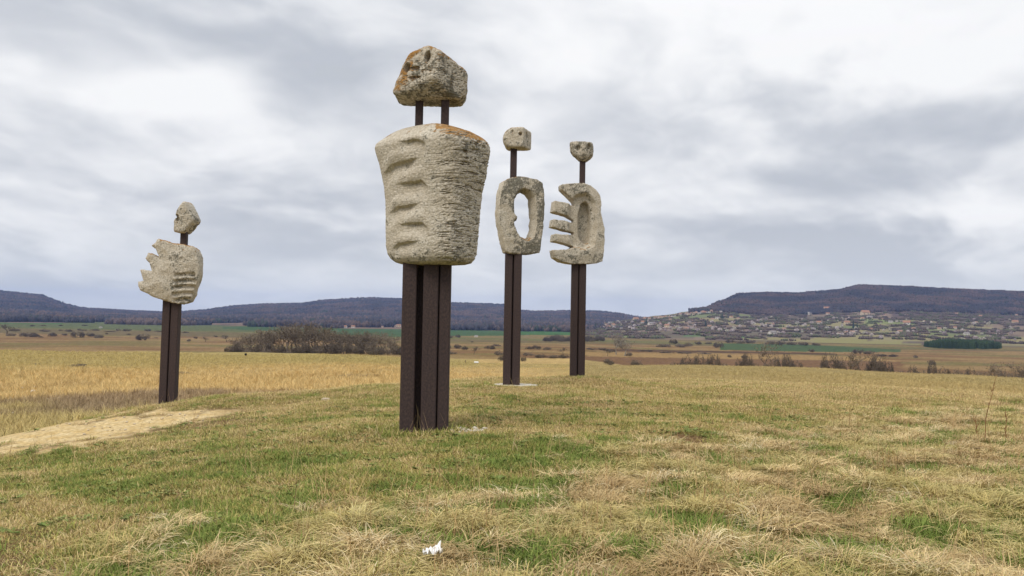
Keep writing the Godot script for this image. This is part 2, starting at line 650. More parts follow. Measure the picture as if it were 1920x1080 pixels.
func color_a(u: float, d: float) -> Color:
	var x := (u - 960.0) / F * d
	var n := n_soft.get_noise_2d(x * 0.003, d * 0.004)
	var s := (d - 1750.0) / 2950.0
	var c := Color(0.072, 0.055, 0.058).lerp(Color(0.10, 0.073, 0.062), clampf(0.5 + 1.2 * n, 0.0, 1.0))
	if s < 0.42:
		var w := n_cell.get_noise_2d(x * 0.004, d * 0.0025)
		var lowc := Color(0.16, 0.115, 0.085) if w > 0.1 else (Color(0.13, 0.13, 0.075) if w < -0.5 else Color(0.10, 0.07, 0.062))
		c = c.lerp(lowc, smoothstep(0.42, 0.28, s + 0.1 * n) * smoothstep(0.0, 0.05, s + 0.03))
	return c


func color_b(u: float, d: float) -> Color:
	var x := (u - 960.0) / F * d
	var n := n_soft.get_noise_2d(x * 0.004, d * 0.004)
	var forest := Color(0.070, 0.052, 0.056).lerp(Color(0.095, 0.068, 0.06), clampf(0.5 + n, 0.0, 1.0))
	if d > 2620.0 and u > 1325.0:
		return forest
	var q := (1.6 - hill_b(u, d)) * F / d
	var w := n_cell.get_noise_2d(x * 0.0065, d * 0.0045)
	var c := Color(0.15, 0.125, 0.08)
	if w > 0.45:
		c = Color(0.22, 0.195, 0.10)
	elif w > 0.1:
		c = Color(0.15, 0.165, 0.075)
	elif w < -0.5:
		c = Color(0.19, 0.145, 0.105)
	elif w < -0.1:
		c = Color(0.13, 0.11, 0.08)
	var n3 := n_patch.get_noise_2d(x * 0.012, d * 0.012)
	c = c.lerp(Color(0.085, 0.062, 0.06), smoothstep(0.05, 0.3, n3) * 0.7)
	if u > 1670.0:
		c = c.lerp(forest, smoothstep(0.0, -14.0, q + 10.0 * n) * 0.8)
	if u > 1260.0 and u < 1430.0 and q > 26.5 and q < 31.0 + 0.02 * (u - 1400.0):
		c = Color(0.10, 0.15, 0.068)
	if u > 1525.0 and u < 1730.0 and q > 29.0 + 0.05 * maxf(0.0, u - 1600.0) and q < 45.0:
		c = Color(0.21, 0.195, 0.085)
	if u > 1620.0 and u < 1720.0 and absf(q + 4.0) < 5.0:
		c = Color(0.17, 0.19, 0.075)
	return c


func build_hills() -> void:
	var ds := PackedFloat32Array()
	for i in 46:
		ds.append(1700.0 + i * 70.0)
	for i in 5:
		ds.append(5000.0 + i * 300.0)
	var o := part("hill", hill_mesh(hill_a, color_a, -1700.0, 2400.0, 8.0, ds), M.hill, self)
	tag(o, "long dark wooded ridge behind the plain on the left and middle", "hill", "", "structure")
	ds = PackedFloat32Array()
	for i in 46:
		ds.append(1250.0 + i * 48.0)
	for i in 5:
		ds.append(3500.0 + i * 150.0)
	o = part("hill", hill_mesh(hill_b, color_b, 900.0, 2400.0, 5.0, ds), M.hill, self)
	tag(o, "flat topped wooded hill with a village spread over its lower slope", "hill", "", "structure")
	# bare woods on the hills: small clumps of crowns
	var r := RandomNumberGenerator.new()
	r.seed = 41
	var clumps := []
	for k in 3:
		clumps.append(crown_clump(r, 9, 13.0, 1.0))
	var tr := [[], [], []]
	var co := [[], [], []]
	for k in 32000:
		var u := r.randf_range(-620.0, 1260.0)
		var s := 1.0 - pow(r.randf(), 1.15)
		var d := lerpf(1900.0, 4760.0, s)
		var x := (u - 960.0) / F * d
		var n := n_soft.get_noise_2d(x * 0.003, d * 0.004)
		if d < 2900.0 + 500.0 * n and n_patch.get_noise_2d(x * 0.006 + 3.0, d * 0.005) < 0.12:
			continue
		var kk := k % 3
		var g := r.randf_range(0.75, 1.2)
		tr[kk].append(Transform3D(Basis(Vector3.UP, r.randf() * TAU).scaled(Vector3.ONE * r.randf_range(0.8, 1.5)), Vector3(x, hill_a(u, d) - 1.0, -d)))
		var c := Color(0.058, 0.056, 0.062).lerp(Color(0.115, 0.085, 0.073), clampf(0.42 + 1.9 * n + r.randf_range(-0.3, 0.3), 0.0, 1.0))
		if r.randf() < 0.06:
			c = Color(0.05, 0.06, 0.045)
		co[kk].append(Color(c.r * g, c.g * g, c.b * g))
	for kk in 3:
		scatter("forest", clumps[kk], M.hill, tr[kk], co[kk], "bare purple brown forest covering the long far ridge", "forest", "forest of the far ridge")
	tr = [[], [], []]
	co = [[], [], []]
	for k in 15000:
		var u := r.randf_range(1300.0, 2320.0)
		var d := r.randf_range(2600.0, 3330.0)
		var x := (u - 960.0) / F * d
		var kk := k % 3
		var g := r.randf_range(0.75, 1.2)
		var n := n_soft.get_noise_2d(x * 0.005, d * 0.005)
		tr[kk].append(Transform3D(Basis(Vector3.UP, r.randf() * TAU).scaled(Vector3.ONE * r.randf_range(0.6, 1.05)), Vector3(x, hill_b(u, d) - 1.0, -d)))
		var c := Color(0.055, 0.052, 0.058).lerp(Color(0.108, 0.078, 0.068), clampf(0.42 + 1.9 * n + r.randf_range(-0.3, 0.3), 0.0, 1.0))
		if r.randf() < 0.1:
			c = Color(0.05, 0.056, 0.045)
		co[kk].append(Color(c.r * g, c.g * g, c.b * g))
	for kk in 3:
		scatter("forest", clumps[kk], M.hill, tr[kk], co[kk], "bare dark forest on the scarp of the flat topped hill", "forest", "forest of the flat topped hill")
	# scrub between the gardens of the village slope
	var low := crown_clump(r, 7, 9.0, 0.55)
	var st := []
	var sc := []
	for k in 9000:
		var u := r.randf_range(1010.0, 2020.0)
		var d := r.randf_range(1350.0, 2640.0)
		var x := (u - 960.0) / F * d
		if n_patch.get_noise_2d(x * 0.012, d * 0.012) < 0.10 - (0.25 if u > 1700.0 and d > 2100.0 else 0.0):
			continue
		var h := hill_b(u, d)
		if h < -29.0:
			continue
		var q := (1.6 - h) * F / d
		if u > 1525.0 and u < 1730.0 and q > 29.0 and q < 45.0:
			continue
		st.append(Transform3D(Basis(Vector3.UP, r.randf() * TAU).scaled(Vector3.ONE * r.randf_range(0.5, 1.0)), Vector3(x, h - 0.3, -d)))
		var g := r.randf_range(0.75, 1.25)
		var c := Color(0.12, 0.095, 0.08) if r.randf() < 0.72 else Color(0.11, 0.12, 0.065)
		sc.append(Color(c.r * g, c.g * g, c.b * g))
	scatter("scrub", low, M.hill, st, sc, "bare brown scrub and hedges between the gardens of the village slope", "scrub")
	# dark pine plantation at the foot of the right hill
	var pines := []
	var pc := []
	var pine := pine_clump(r)
	for k in 420:
		var t := r.randf()
		var u := 1738.0 + 137.0 * t
		var d := 1175.0 + r.randf_range(-90.0, 85.0) * sqrt(1.0 - pow(absf(2.0 * t - 1.0), 3.0))
		var x := (u - 960.0) / F * d
		pines.append(Transform3D(Basis(Vector3.UP, r.randf() * TAU).scaled(Vector3.ONE * r.randf_range(0.55, 1.15) * (1.0 - 0.35 * pow(absf(2.0 * t - 1.0), 4.0))), Vector3(x, land(x, -d), -d)))
		var g := r.randf_range(0.7, 1.2)
		pc.append(Color(0.032 * g, 0.05 * g, 0.022 * g))
	scatter("pine_plantation", pine, M.hill, pines, pc, "dense dark green pine plantation at the foot of the village hill", "forest")


func scatter(called: String, m: Mesh, mat: Material, tr: Array, co: Array, label: String, category: String, group := "") -> void:
	var mm := MultiMesh.new()
	mm.transform_format = MultiMesh.TRANSFORM_3D
	mm.use_colors = true
	mm.mesh = m
	mm.instance_count = tr.size()
	for i in tr.size():
		mm.set_instance_transform(i, tr[i])
		mm.set_instance_color(i, co[i])
	var o := MultiMeshInstance3D.new()
	o.name = numbered(called)
	o.multimesh = mm
	o.material_override = mat
	add_child(o)
	tag(o, label, category, group, "stuff")


func crown_clump(r: RandomNumberGenerator, n: int, wide: float, tall: float) -> ArrayMesh:
	var v := PackedVector3Array()
	var idx := PackedInt32Array()
	var col := PackedColorArray()
	for k in n:
		var c := Vector3(r.randf_range(-wide, wide), 0, r.randf_range(-wide, wide))
		var w := r.randf_range(2.6, 4.6) * (0.55 + 0.45 * tall)
		var h := r.randf_range(7.0, 12.0) * tall
		var b := v.size()
		var g := r.randf_range(0.8, 1.15)
		v.append(c + Vector3(r.randf_range(-1, 1), h, r.randf_range(-1, 1)))
		for ring in [[0.72, 0.75], [0.42, 1.0], [0.0, 0.55]]:
			for i in 6:
				var t := TAU * (i + r.randf_range(-0.3, 0.3)) / 6.0
				var q: float = w * ring[1] * r.randf_range(0.75, 1.2)
				v.append(c + Vector3(cos(t) * q, h * ring[0] * r.randf_range(0.9, 1.1), sin(t) * q))
		for i in 19:
			col.append(Color(g, g, g))
		for i in 6:
			var j := (i + 1) % 6
			idx.append_array([b, b + 1 + i, b + 1 + j])
			for s in 2:
				var p := b + 1 + s * 6
				idx.append_array([p + i, p + 6 + i, p + 6 + j, p + i, p + 6 + j, p + j])
	return mesh_from(v, idx, col)


func pine_clump(r: RandomNumberGenerator) -> ArrayMesh:
	var v := PackedVector3Array()
	var idx := PackedInt32Array()
	var col := PackedColorArray()
	for k in 5:
		var c := Vector3(r.randf_range(-4, 4), 0, r.randf_range(-4, 4))
		var h := r.randf_range(9.0, 12.0)
		for tier in 4:
			var b := v.size()
			v.append(c + Vector3(0, h * (0.4 + 0.2 * tier), 0))
			for i in 8:
				var t := TAU * i / 8.0
				var q := (2.4 - 0.45 * tier) * r.randf_range(0.75, 1.2)
				v.append(c + Vector3(cos(t) * q, h * (0.08 + 0.2 * tier), sin(t) * q))
			for i in 9:
				col.append(Color(1, 1, 1))
			for i in 8:
				idx.append_array([b, b + 1 + i, b + 1 + (i + 1) % 8])
	return mesh_from(v, idx, col)


# ================================================================ stone carving
func stone_color(p: Vector3, n: Vector3, dark: float, orange: float, sd: float) -> Color:
	var a := n_stone.get_noise_3d(p.x * 2.2 + sd, p.y * 2.2, p.z * 2.2)
	var b := n_fine.get_noise_3d(p.x * 9.0, p.y * 9.0 + sd, p.z * 9.0)
	var e := n_fine.get_noise_3d(p.x * 26.0, p.y * 26.0, p.z * 26.0 + sd)
	var c := Color(0.67, 0.61, 0.505).lerp(Color(0.76, 0.715, 0.62), clampf(0.5 + a + 0.4 * b, 0.0, 1.0))
	var k := smoothstep(0.10, 0.45, dark - 0.33 + a * 0.55 + b * 0.6 + e * 0.6)
	c = c.lerp(Color(0.17, 0.165, 0.135), k * 0.85)
	var o := orange + 0.9 * smoothstep(0.35, 0.95, n.y) - 0.55 + b * 0.7 + a * 0.4
	c = c.lerp(Color(0.45, 0.23, 0.055), smoothstep(0.1, 0.5, o) * 0.85)
	return c


func signed_field(poly: PackedVector2Array, lo: Vector2, cell: float, nx: int, ny: int) -> PackedFloat32Array:
	var out := PackedFloat32Array()
	out.resize(nx * ny)
	var m := poly.size()
	for j in ny:
		for i in nx:
			var p := lo + Vector2(i, j) * cell
			var best := 1e9
			var inside := false
			var a := poly[m - 1]
			for q in m:
				var b := poly[q]
				var ab := b - a
				var t := clampf((p - a).dot(ab) / ab.length_squared(), 0.0, 1.0)
				best = minf(best, p.distance_squared_to(a + ab * t))
				if (a.y > p.y) != (b.y > p.y) and p.x < a.x + (p.y - a.y) / (b.y - a.y) * (b.x - a.x):
					inside = not inside
				a = b
			out[j * nx + i] = -sqrt(best) if inside else sqrt(best)
	return out


func surface_nets(val: PackedFloat32Array, nx: int, ny: int, nz: int, lo: Vector3, cell: float) -> Array:
	var v := PackedVector3Array()
	var idx := PackedInt32Array()
	var at := PackedInt32Array()
	at.resize(nx * ny * nz)
	at.fill(-1)
	var sy := nx
	var sz := nx * ny
	var off := PackedInt32Array([0, 1, sy, sy + 1, sz, sz + 1, sz + sy, sz + sy + 1])
	var ea := PackedInt32Array([0, 0, 0, 1, 1, 2, 2, 3, 4, 4, 5, 6])
	var eb := PackedInt32Array([1, 2, 4, 3, 5, 3, 6, 7, 5, 6, 7, 7])
	for k in nz - 1:
		for j in ny - 1:
			for i in nx - 1:
				var b := i + j * sy + k * sz
				var c0 := val[b] < 0.0
				if (val[b + 1] < 0.0) == c0 and (val[b + sy] < 0.0) == c0 and (val[b + sz] < 0.0) == c0 and (val[b + sy + 1] < 0.0) == c0 and (val[b + sz + 1] < 0.0) == c0 and (val[b + sz + sy] < 0.0) == c0 and (val[b + sz + sy + 1] < 0.0) == c0:
					continue
				var s := Vector3.ZERO
				var n := 0
				for e in 12:
					var a0 := val[b + off[ea[e]]]
					var a1 := val[b + off[eb[e]]]
					if (a0 < 0.0) != (a1 < 0.0):
						var t := a0 / (a0 - a1)
						var p0 := Vector3(ea[e] & 1, (ea[e] >> 1) & 1, ea[e] >> 2)
						var p1 := Vector3(eb[e] & 1, (eb[e] >> 1) & 1, eb[e] >> 2)
						s += p0.lerp(p1, t)
						n += 1
				at[b] = v.size()
				v.append(lo + (Vector3(i, j, k) + s / n) * cell)
	for k in range(1, nz - 1):
		for j in range(1, ny - 1):
			for i in range(1, nx - 1):
				var b := i + j * sy + k * sz
				var s0 := val[b] < 0.0
				if (val[b + 1] < 0.0) != s0:
					quad(idx, at[b - sy - sz], at[b - sz], at[b], at[b - sy], s0)
				if (val[b + sy] < 0.0) != s0:
					quad(idx, at[b - 1 - sz], at[b - 1], at[b], at[b - sz], s0)
				if (val[b + sz] < 0.0) != s0:
					quad(idx, at[b - 1 - sy], at[b - sy], at[b], at[b - 1], s0)
	return [v, idx]


func quad(idx: PackedInt32Array, a: int, b: int, c: int, d: int, flip: bool) -> void:
	if a < 0 or b < 0 or c < 0 or d < 0:
		return
	if flip:
		idx.append_array([a, c, b, a, d, c])
	else:
		idx.append_array([a, b, c, a, c, d])


# A slab of stone: outline (seen from its front), thickness, edge rounding, openings [polygon, floor z, widening towards the front, widening towards the back]
func slab(outline: PackedVector2Array, half: float, edge: float, openings: Array, cell: float, rough: float, sd: float, bulge: float, grooves: Array, shade: Callable) -> ArrayMesh:
	var lo := Vector2(1e9, 1e9)
	var hi := -lo
	for p in outline:
		lo = lo.min(p)
		hi = hi.max(p)
	lo -= Vector2.ONE * cell * 5.0
	hi += Vector2.ONE * cell * 5.0
	var nx := int((hi.x - lo.x) / cell) + 1
	var ny := int((hi.y - lo.y) / cell) + 1
	var tall := half + bulge
	var nz := int((2.0 * tall) / cell) + 9
	var lo3 := Vector3(lo.x, lo.y, -0.5 * (nz - 1) * cell)
	var f := signed_field(outline, lo, cell, nx, ny)
	var holes := []
	for o in openings:
		holes.append(signed_field(o[0], lo, cell, nx, ny))
	var val := PackedFloat32Array()
	val.resize(nx * ny * nz)
	for j in ny:
		for i in nx:
			var d2 := f[j * nx + i]
			var y := lo.y + j * cell
			var x := lo.x + i * cell
			var t := half + bulge * smoothstep(0.0, -0.3, d2)
			var gr := 0.0
			for g in grooves:
				# [x0, x1, y, width, depth]
				var yy: float = absf(y - g[2] - 0.02 * sin(x * 7.0)) / g[3]
				if yy < 1.0 and x > g[0] and x < g[1]:
					gr = maxf(gr, g[4] * (1.0 - yy * yy) * smoothstep(g[0], g[0] + 0.08, x) * smoothstep(g[1], g[1] - 0.05, x))
			for k in nz:
				var z := lo3.z + k * cell
				var qx := d2 + edge
				var qz := absf(z) - t + edge + (gr if z > 0.0 else 0.0)
				var d := minf(maxf(qx, qz), 0.0) - edge
				if qx > 0.0 and qz > 0.0:
					d += sqrt(qx * qx + qz * qz)
				else:
					d += maxf(maxf(qx, qz), 0.0)
				for h in holes.size():
					var o: Array = openings[h]
					var w: float = holes[h][j * nx + i] - (o[2] * maxf(z, 0.0) if z > 0.0 else o[3] * -z)
					w = maxf(w, o[1] - z)
					if -w > d - 0.02:      # a slightly softened cut
						var kk := clampf(0.5 + 0.5 * (-w - d) / 0.02, 0.0, 1.0)
						d = lerpf(d, -w, kk) + 0.02 * kk * (1.0 - kk)
				if absf(d) < 0.07:
					d += rough * (n_stone.get_noise_3d(x * 4.5 + sd, y * 4.5, z * 4.5) * 1.4 + n_fine.get_noise_3d(x * 15.0, y * 20.0 + sd, z * 15.0) * 0.55)
				val[i + j * nx + k * nx * ny] = d
	var r := surface_nets(val, nx, ny, nz, lo3, cell)
	return stone_mesh(r[0], r[1], shade)


func stone_mesh(v: PackedVector3Array, idx: PackedInt32Array, shade: Callable, crack_dark := PackedFloat32Array()) -> ArrayMesh:
	# faces must look outwards
	var mid := Vector3.ZERO
	for p in v:
		mid += p
	mid /= v.size()
	var facing := 0.0
	for i in range(0, idx.size(), 3):
		var p := v[idx[i]]
		facing += (v[idx[i + 2]] - p).cross(v[idx[i + 1]] - p).dot(p - mid)
	if facing < 0.0:
		for i in range(0, idx.size(), 3):
			var t := idx[i + 1]
			idx[i + 1] = idx[i + 2]
			idx[i + 2] = t
	var m := mesh_from(v, idx)
	var a := m.surface_get_arrays(0)
	var n: PackedVector3Array = a[Mesh.ARRAY_NORMAL]
	var c := PackedColorArray()
	c.resize(v.size())
	for i in v.size():
		c[i] = shade.call(v[i], n[i])
		if i < crack_dark.size():
			c[i] = c[i].lerp(Color(0.16, 0.145, 0.11), 0.62 * crack_dark[i])  # vertex colour goes darker by the crack value
	a[Mesh.ARRAY_COLOR] = c
	var o := ArrayMesh.new()
	o.add_surface_from_arrays(Mesh.PRIMITIVE_TRIANGLES, a)
	return o


# A carved block: planes [normal, distance] with rounded meeting edges, hollows [centre, axis pointing outwards, radius across, radius up, depth]
func block(planes: Array, p: float, hollows: Array, rough: float, crack: float, sd: float, shade: Callable) -> ArrayMesh:
	var nu := 280 if planes.size() > 10 else 160
	var nv := 200 if planes.size() > 10 else 120
	var v := PackedVector3Array()
	for j in nv + 1:
		var el := PI * (float(j) / nv - 0.5)
		for i in nu:
			var t := TAU * i / nu
			var dir := Vector3(cos(el) * sin(t), sin(el), cos(el) * cos(t))
			var s := 0.0
			for pl in planes:
				var k: float = dir.dot(pl[0]) / pl[1]
				if k > 0.0:
					s += pow(k, p)
			var q := dir * pow(s, -1.0 / p)
			var size := q.length()
			q += dir * rough * (n_stone.get_noise_3d(q.x * 5.0 + sd, q.y * 5.0, q.z * 5.0) + 0.5 * n_fine.get_noise_3d(q.x * 16.0, q.y * 22.0 + sd, q.z * 16.0))
			var w := n_stone.get_noise_3d(q.x * 3.0 + sd, q.y * 26.0, q.z * 3.0)
			q -= dir * crack * smoothstep(0.10, 0.0, absf(w))
			for h in hollows:
				var ax: Vector3 = h[1]
				var rel: Vector3 = q - h[0]
				var along := rel.dot(ax)
				if along > -0.3 * size:
					var side := Vector3.UP.cross(ax).normalized()
					var up := ax.cross(side)
					var e := Vector2(rel.dot(side) / h[2], rel.dot(up) / h[3]).length()
					e += 0.15 * n_fine.get_noise_3d(q.x * 12.0, q.y * 12.0, q.z * 12.0)
					q -= ax * h[4] * smoothstep(1.1, 0.55, e)
			v.append(q)
	var idx := PackedInt32Array()
	for j in nv:
		for i in nu:
			var a := j * nu + i
			var b := j * nu + (i + 1) % nu
			idx.append_array([a, a + nu, b + nu, a, b + nu, b])
	return stone_mesh(v, idx, shade)


func bar(w: float, d: float, y0: float, y1: float, x: float, z: float, turn := 0.0, chamfer := 0.012) -> ArrayMesh:
	var st := SurfaceTool.new()
	st.begin(Mesh.PRIMITIVE_TRIANGLES)
	var a := w * 0.5
	var b := d * 0.5
	var c := chamfer
	var ring := [Vector2(a - c, b), Vector2(-a + c, b), Vector2(-a, b - c), Vector2(-a, -b + c), Vector2(-a + c, -b), Vector2(a - c, -b), Vector2(a, -b + c), Vector2(a, b - c)]
	st.set_smooth_group(-1)
	for i in 8:
		var p: Vector2 = ring[i]
		var q: Vector2 = ring[(i + 1) % 8]
		p = p.rotated(turn) + Vector2(x, z)
		q = q.rotated(turn) + Vector2(x, z)
		var v := [Vector3(p.x, y0, p.y), Vector3(q.x, y0, q.y), Vector3(q.x, y1, q.y), Vector3(p.x, y1, p.y)]
		for k in [0, 1, 2, 0, 2, 3]:
			st.add_vertex(v[k])
		for k in [[y1, false], [y0, true]]:
			var t := [Vector3(x, k[0], z), Vector3(q.x, k[0], q.y), Vector3(p.x, k[0], p.y)]
			for e in ([0, 2, 1] if k[1] else [0, 1, 2]):
				st.add_vertex(t[e])
	st.generate_normals()
	return st.commit()


# photo pixel on a figure -> its own metres (x right, y up) when its foot stands at (fx, fy) at depth d
func own(px: float, py: float, fx: float, fy: float, d: float) -> Vector2:
	var up := fy - py
	return Vector2((px - fx - ROLL * up) * d / F, up * d / F)


func traced(pts: Array, ox: float, oy: float, sc: float, fx: float, fy: float, d: float) -> PackedVector2Array:
	var o := PackedVector2Array()
	for i in range(0, pts.size(), 2):
		o.append(own(ox + pts[i] / sc, oy + pts[i + 1] / sc, fx, fy, d))
	return o


# ---------------------------------------------------------------- the large figure in front
func build_large_figure() -> void:
	var d := 12.3
	var fx := 795.0
	var fy := 808.0
	var base := at_depth(fx, fy, d)
	base.y = ground(base.x, base.z)
	var o := thing("stone_figure", "largest stone figure, broad torso with carved hollows, head on two neck posts", "sculpture", base, "stone figures on steel posts")
	o.set_meta("label", "largest stone figure, broad torso with carved hollows and head on two neck posts")
	var px := d / F
	part("beam", bar(0.200, 0.20, -0.4, 2.6, -0.232, 0.0), M.steel, o)
	part("beam", bar(0.207, 0.20, -0.4, 2.6, 0.066, 0.05), M.steel, o)
	part("beam", bar(0.150, 0.20, -0.4, 2.6, 0.258, 0.02), M.steel, o)
	part("beam", bar(0.230, 0.16, -0.4, 2.6, -0.075, -0.26), M.steel, o)
	part("beam", bar(0.200, 0.16, -0.4, 2.6, 0.175, -0.26), M.steel, o)
	var t1 := own(784, 215, fx, fy, d)
	var t2 := own(833.5, 210, fx, fy, d)
	part("neck_post", bar(0.104, 0.10, 4.05, 4.75, t1.x, 0.0), M.steel, o)
	part("neck_post", bar(0.108, 0.10, 4.05, 4.80, t2.x, 0.06), M.steel, o)
	# torso: outline rows (zoomed photo pixels, 3.6 per pixel from 660, 220): y, left, right
	var rows := []
	for a in [[1001, 380, 700], [998, 330, 755], [985, 285, 805], [960, 250, 828], [930, 231, 838], [870, 219, 846], [780, 217, 854], [650, 217, 862], [560, 214, 870], [480, 205, 884], [400, 190, 904], [310, 169, 917], [240, 146, 928], [205, 139, 930], [180, 147, 920], [160, 172, 900], [130, 218, 862], [100, 270, 800], [78, 325, 725], [60, 395, 655], [50, 450, 608], [45, 500, 560]]:
		var l := own(660 + a[1] / 3.6, 220 + a[0] / 3.6, fx, fy, d)
		var r := own(660 + a[2] / 3.6, 220 + a[0] / 3.6, fx, fy, d)
		rows.append([l.y, l.x, r.x])
	var yaw := 0.60
	var wa := 0.72
	var wb := 0.47
	var ext := Vector2(1e9, -1e9)
	for i in 360:
		var t := TAU * i / 360.0
		var rr := pow(pow(absf(cos(t)) / wa, 4.5) + pow(absf(sin(t)) / wb, 4.5), -1.0 / 4.5)
		var x := rr * cos(t + yaw)
		ext = Vector2(minf(ext.x, x), maxf(ext.y, x))
	# carved hollows: x centre, y of the sharp upper edge, half width, length downwards, depth
	var scoops := []
	for a in [[415, 200, 100, 125, 0.055, 1, -0.02], [345, 332, 125, 130, 0.080, -1, 0.13], [410, 468, 112, 140, 0.068, 1, 0.05], [362, 620, 105, 115, 0.068, -1, 0.11], [416, 738, 108, 130, 0.068, 1, 0.0], [376, 864, 95, 95, 0.055, -1, 0.10]]:
		var c := own(660 + a[0] / 3.6, 220 + a[1] / 3.6, fx, fy, d)
		scoops.append([c.x, c.y, a[2] / 3.6 * px, a[3] / 3.6 * px, a[4], float(a[5]), a[6] * a[3] / 3.6 * px])
	var nv := 270
	var nu := 500
	var crack_dark := PackedFloat32Array()      # how much the colour darkens, growing with crack depth
	var v := PackedVector3Array()
	var y_lo: float = rows[0][0]
	var y_hi: float = rows[rows.size() - 1][0]
	for j in nv + 1:
		var s := float(j) / nv
		var ss := s + 0.035 * sin(TAU * (s - 0.5)) * -1.0      # finer rows near both ends
		var y := lerpf(y_lo, y_hi, clampf(ss, 0.0, 1.0))
		var l := 0.0
		var r := 0.0
		for q in range(1, rows.size()):
			if y <= rows[q][0] or q == rows.size() - 1:
				var k: float = clampf((y - rows[q - 1][0]) / (rows[q][0] - rows[q - 1][0]), 0.0, 1.0)
				l = lerpf(rows[q - 1][1], rows[q][1], k)
				r = lerpf(rows[q - 1][2], rows[q][2], k)
				break
		var sc := (r - l) / (ext.y - ext.x)
		var mid := l - ext.x * sc
		var zs := sc
		for i in nu:
			# twice as many columns on the side that faces the meadow path
			var t := TAU * i / nu
			t += 0.35 * sin(t)
			t -= PI * 0.5
			t = -t
			var tl := t - yaw
			var rr := pow(pow(absf(cos(tl)) / wa, 4.5) + pow(absf(sin(tl)) / wb, 4.5), -1.0 / 4.5)
			var x := mid + rr * cos(t) * sc
			var z := rr * sin(t) * zs
			var nx := cos(t)
			var nz := sin(t)
			var right := smoothstep(-0.05, 0.25, x - 0.05)
			# weathered horizontal cracks, deeper and denser on the right half
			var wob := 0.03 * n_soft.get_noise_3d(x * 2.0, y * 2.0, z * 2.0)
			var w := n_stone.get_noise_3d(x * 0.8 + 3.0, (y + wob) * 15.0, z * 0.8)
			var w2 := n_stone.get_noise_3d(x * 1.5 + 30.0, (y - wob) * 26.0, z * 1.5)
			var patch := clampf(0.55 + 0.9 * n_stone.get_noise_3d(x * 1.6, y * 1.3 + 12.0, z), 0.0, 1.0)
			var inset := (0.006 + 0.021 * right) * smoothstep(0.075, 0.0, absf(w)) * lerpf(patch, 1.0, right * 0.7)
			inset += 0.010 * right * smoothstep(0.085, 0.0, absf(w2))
			crack_dark.append(clampf(inset * 42.0, 0.0, 1.0))
			inset += lerpf(0.006, 0.014, right) * n_stone.get_noise_3d(x * 5.0, y * 6.0, z * 5.0) + lerpf(0.003, 0.007, right) * n_fine.get_noise_3d(x * 22.0, y * 22.0, z * 22.0)
			if z > 0.0:
				for h in scoops:
					var e: float = (x - h[0]) / h[2]
					if absf(e) < 1.25:
						# the upper edge tilts and curls down at the deep end
						var q: float = e * h[5]
						var top: float = h[1] + h[6] * e - 0.30 * h[3] * smoothstep(0.55, 1.15, q) + 0.014 * n_fine.get_noise_2d(x * 8.0, h[1])
						var below: float = (top - y) / h[3]
						if below > -0.75 and below < 0.0:      # the rib swells above each hollow
							inset -= 0.026 * sin(PI * (below + 0.75) / 0.75) * smoothstep(-1.2, -0.1, q) * (1.0 - smoothstep(0.5, 1.2, q))
						if below > -0.14 and below < 1.0:
							var cut := smoothstep(-0.06, 0.03, below) * (1.0 - smoothstep(0.05, 1.0, below))
							var w3 := smoothstep(-1.2, -0.1, q) * (1.0 - smoothstep(0.80, 1.15, q))
							inset += 0.85 * h[4] * cut * w3
			v.append(Vector3(x - nx * inset, y, z - nz * inset))
	var idx := PackedInt32Array()
	for j in nv:
		for i in nu:
			var a := j * nu + i
			var b := j * nu + (i + 1) % nu
			idx.append_array([a, b + nu, a + nu, a, b, b + nu])
	for e in [[0, 0], [nv, 1]]:
		var c := Vector3.ZERO
		for i in nu:
			c += v[e[0] * nu + i]
		var ci := v.size()
		v.append(c / nu)
		for i in nu:
			var a: int = e[0] * nu + i
			var b: int = e[0] * nu + (i + 1) % nu
			if e[1]:
				idx.append_array([ci, a, b])
			else:
				idx.append_array([ci, b, a])
	var shade := func(p: Vector3, n: Vector3) -> Color:
		var right := smoothstep(-0.02, 0.3, p.x - 0.05)
		var upper := smoothstep(3.2, 4.0, p.y)
		var orange := -0.3 + 0.85 * right * smoothstep(3.75, 4.15, p.y) + 0.22 * right
		return stone_color(p, n, 0.12 + 0.34 * right * (0.35 + 0.65 * upper) + 0.2 * smoothstep(2.55, 2.35, p.y), orange, 1.0)
	part("torso", stone_mesh(v, idx, shade, crack_dark), M.stone, o)
	# head
	var hc := own(806, 150, fx, fy, d)
	var hs := func(p: Vector3, n: Vector3) -> Color:
		var left := smoothstep(-0.16, -0.36, p.x - 0.25 * p.y) * smoothstep(-0.34, -0.2, p.y)
		return stone_color(p, n, 0.50 + 0.08 * smoothstep(0.0, -0.3, p.y), 0.18 + 0.75 * left + 0.42 * smoothstep(0.16, 0.36, p.y + 0.3 * maxf(p.x, 0.0)) - 0.5 * smoothstep(-0.1, -0.28, n.y), 60.0)
	var nf := Vector3(-0.35, 0.12, 0.93).normalized()
	var planes := [
		[nf, 0.365], [Vector3(0.72, 0.0, 0.69).normalized(), 0.385], [Vector3(-0.93, 0.37, 0.0).normalized(), 0.40], [Vector3(-0.6, -0.8, 0.0).normalized(), 0.49],
		[Vector3(-0.35, 0.94, 0.05).normalized(), 0.415], [Vector3(0.49, 0.87, 0.05).normalized(), 0.385], [Vector3(1, 0, -0.1).normalized(), 0.515], [Vector3(0.7, -0.7, 0.0).normalized(), 0.50],
		[Vector3(0, -1, 0).normalized(), 0.285], [Vector3(0.05, -0.8, 0.6).normalized(), 0.335], [Vector3(0, 0.1, -1).normalized(), 0.36]]
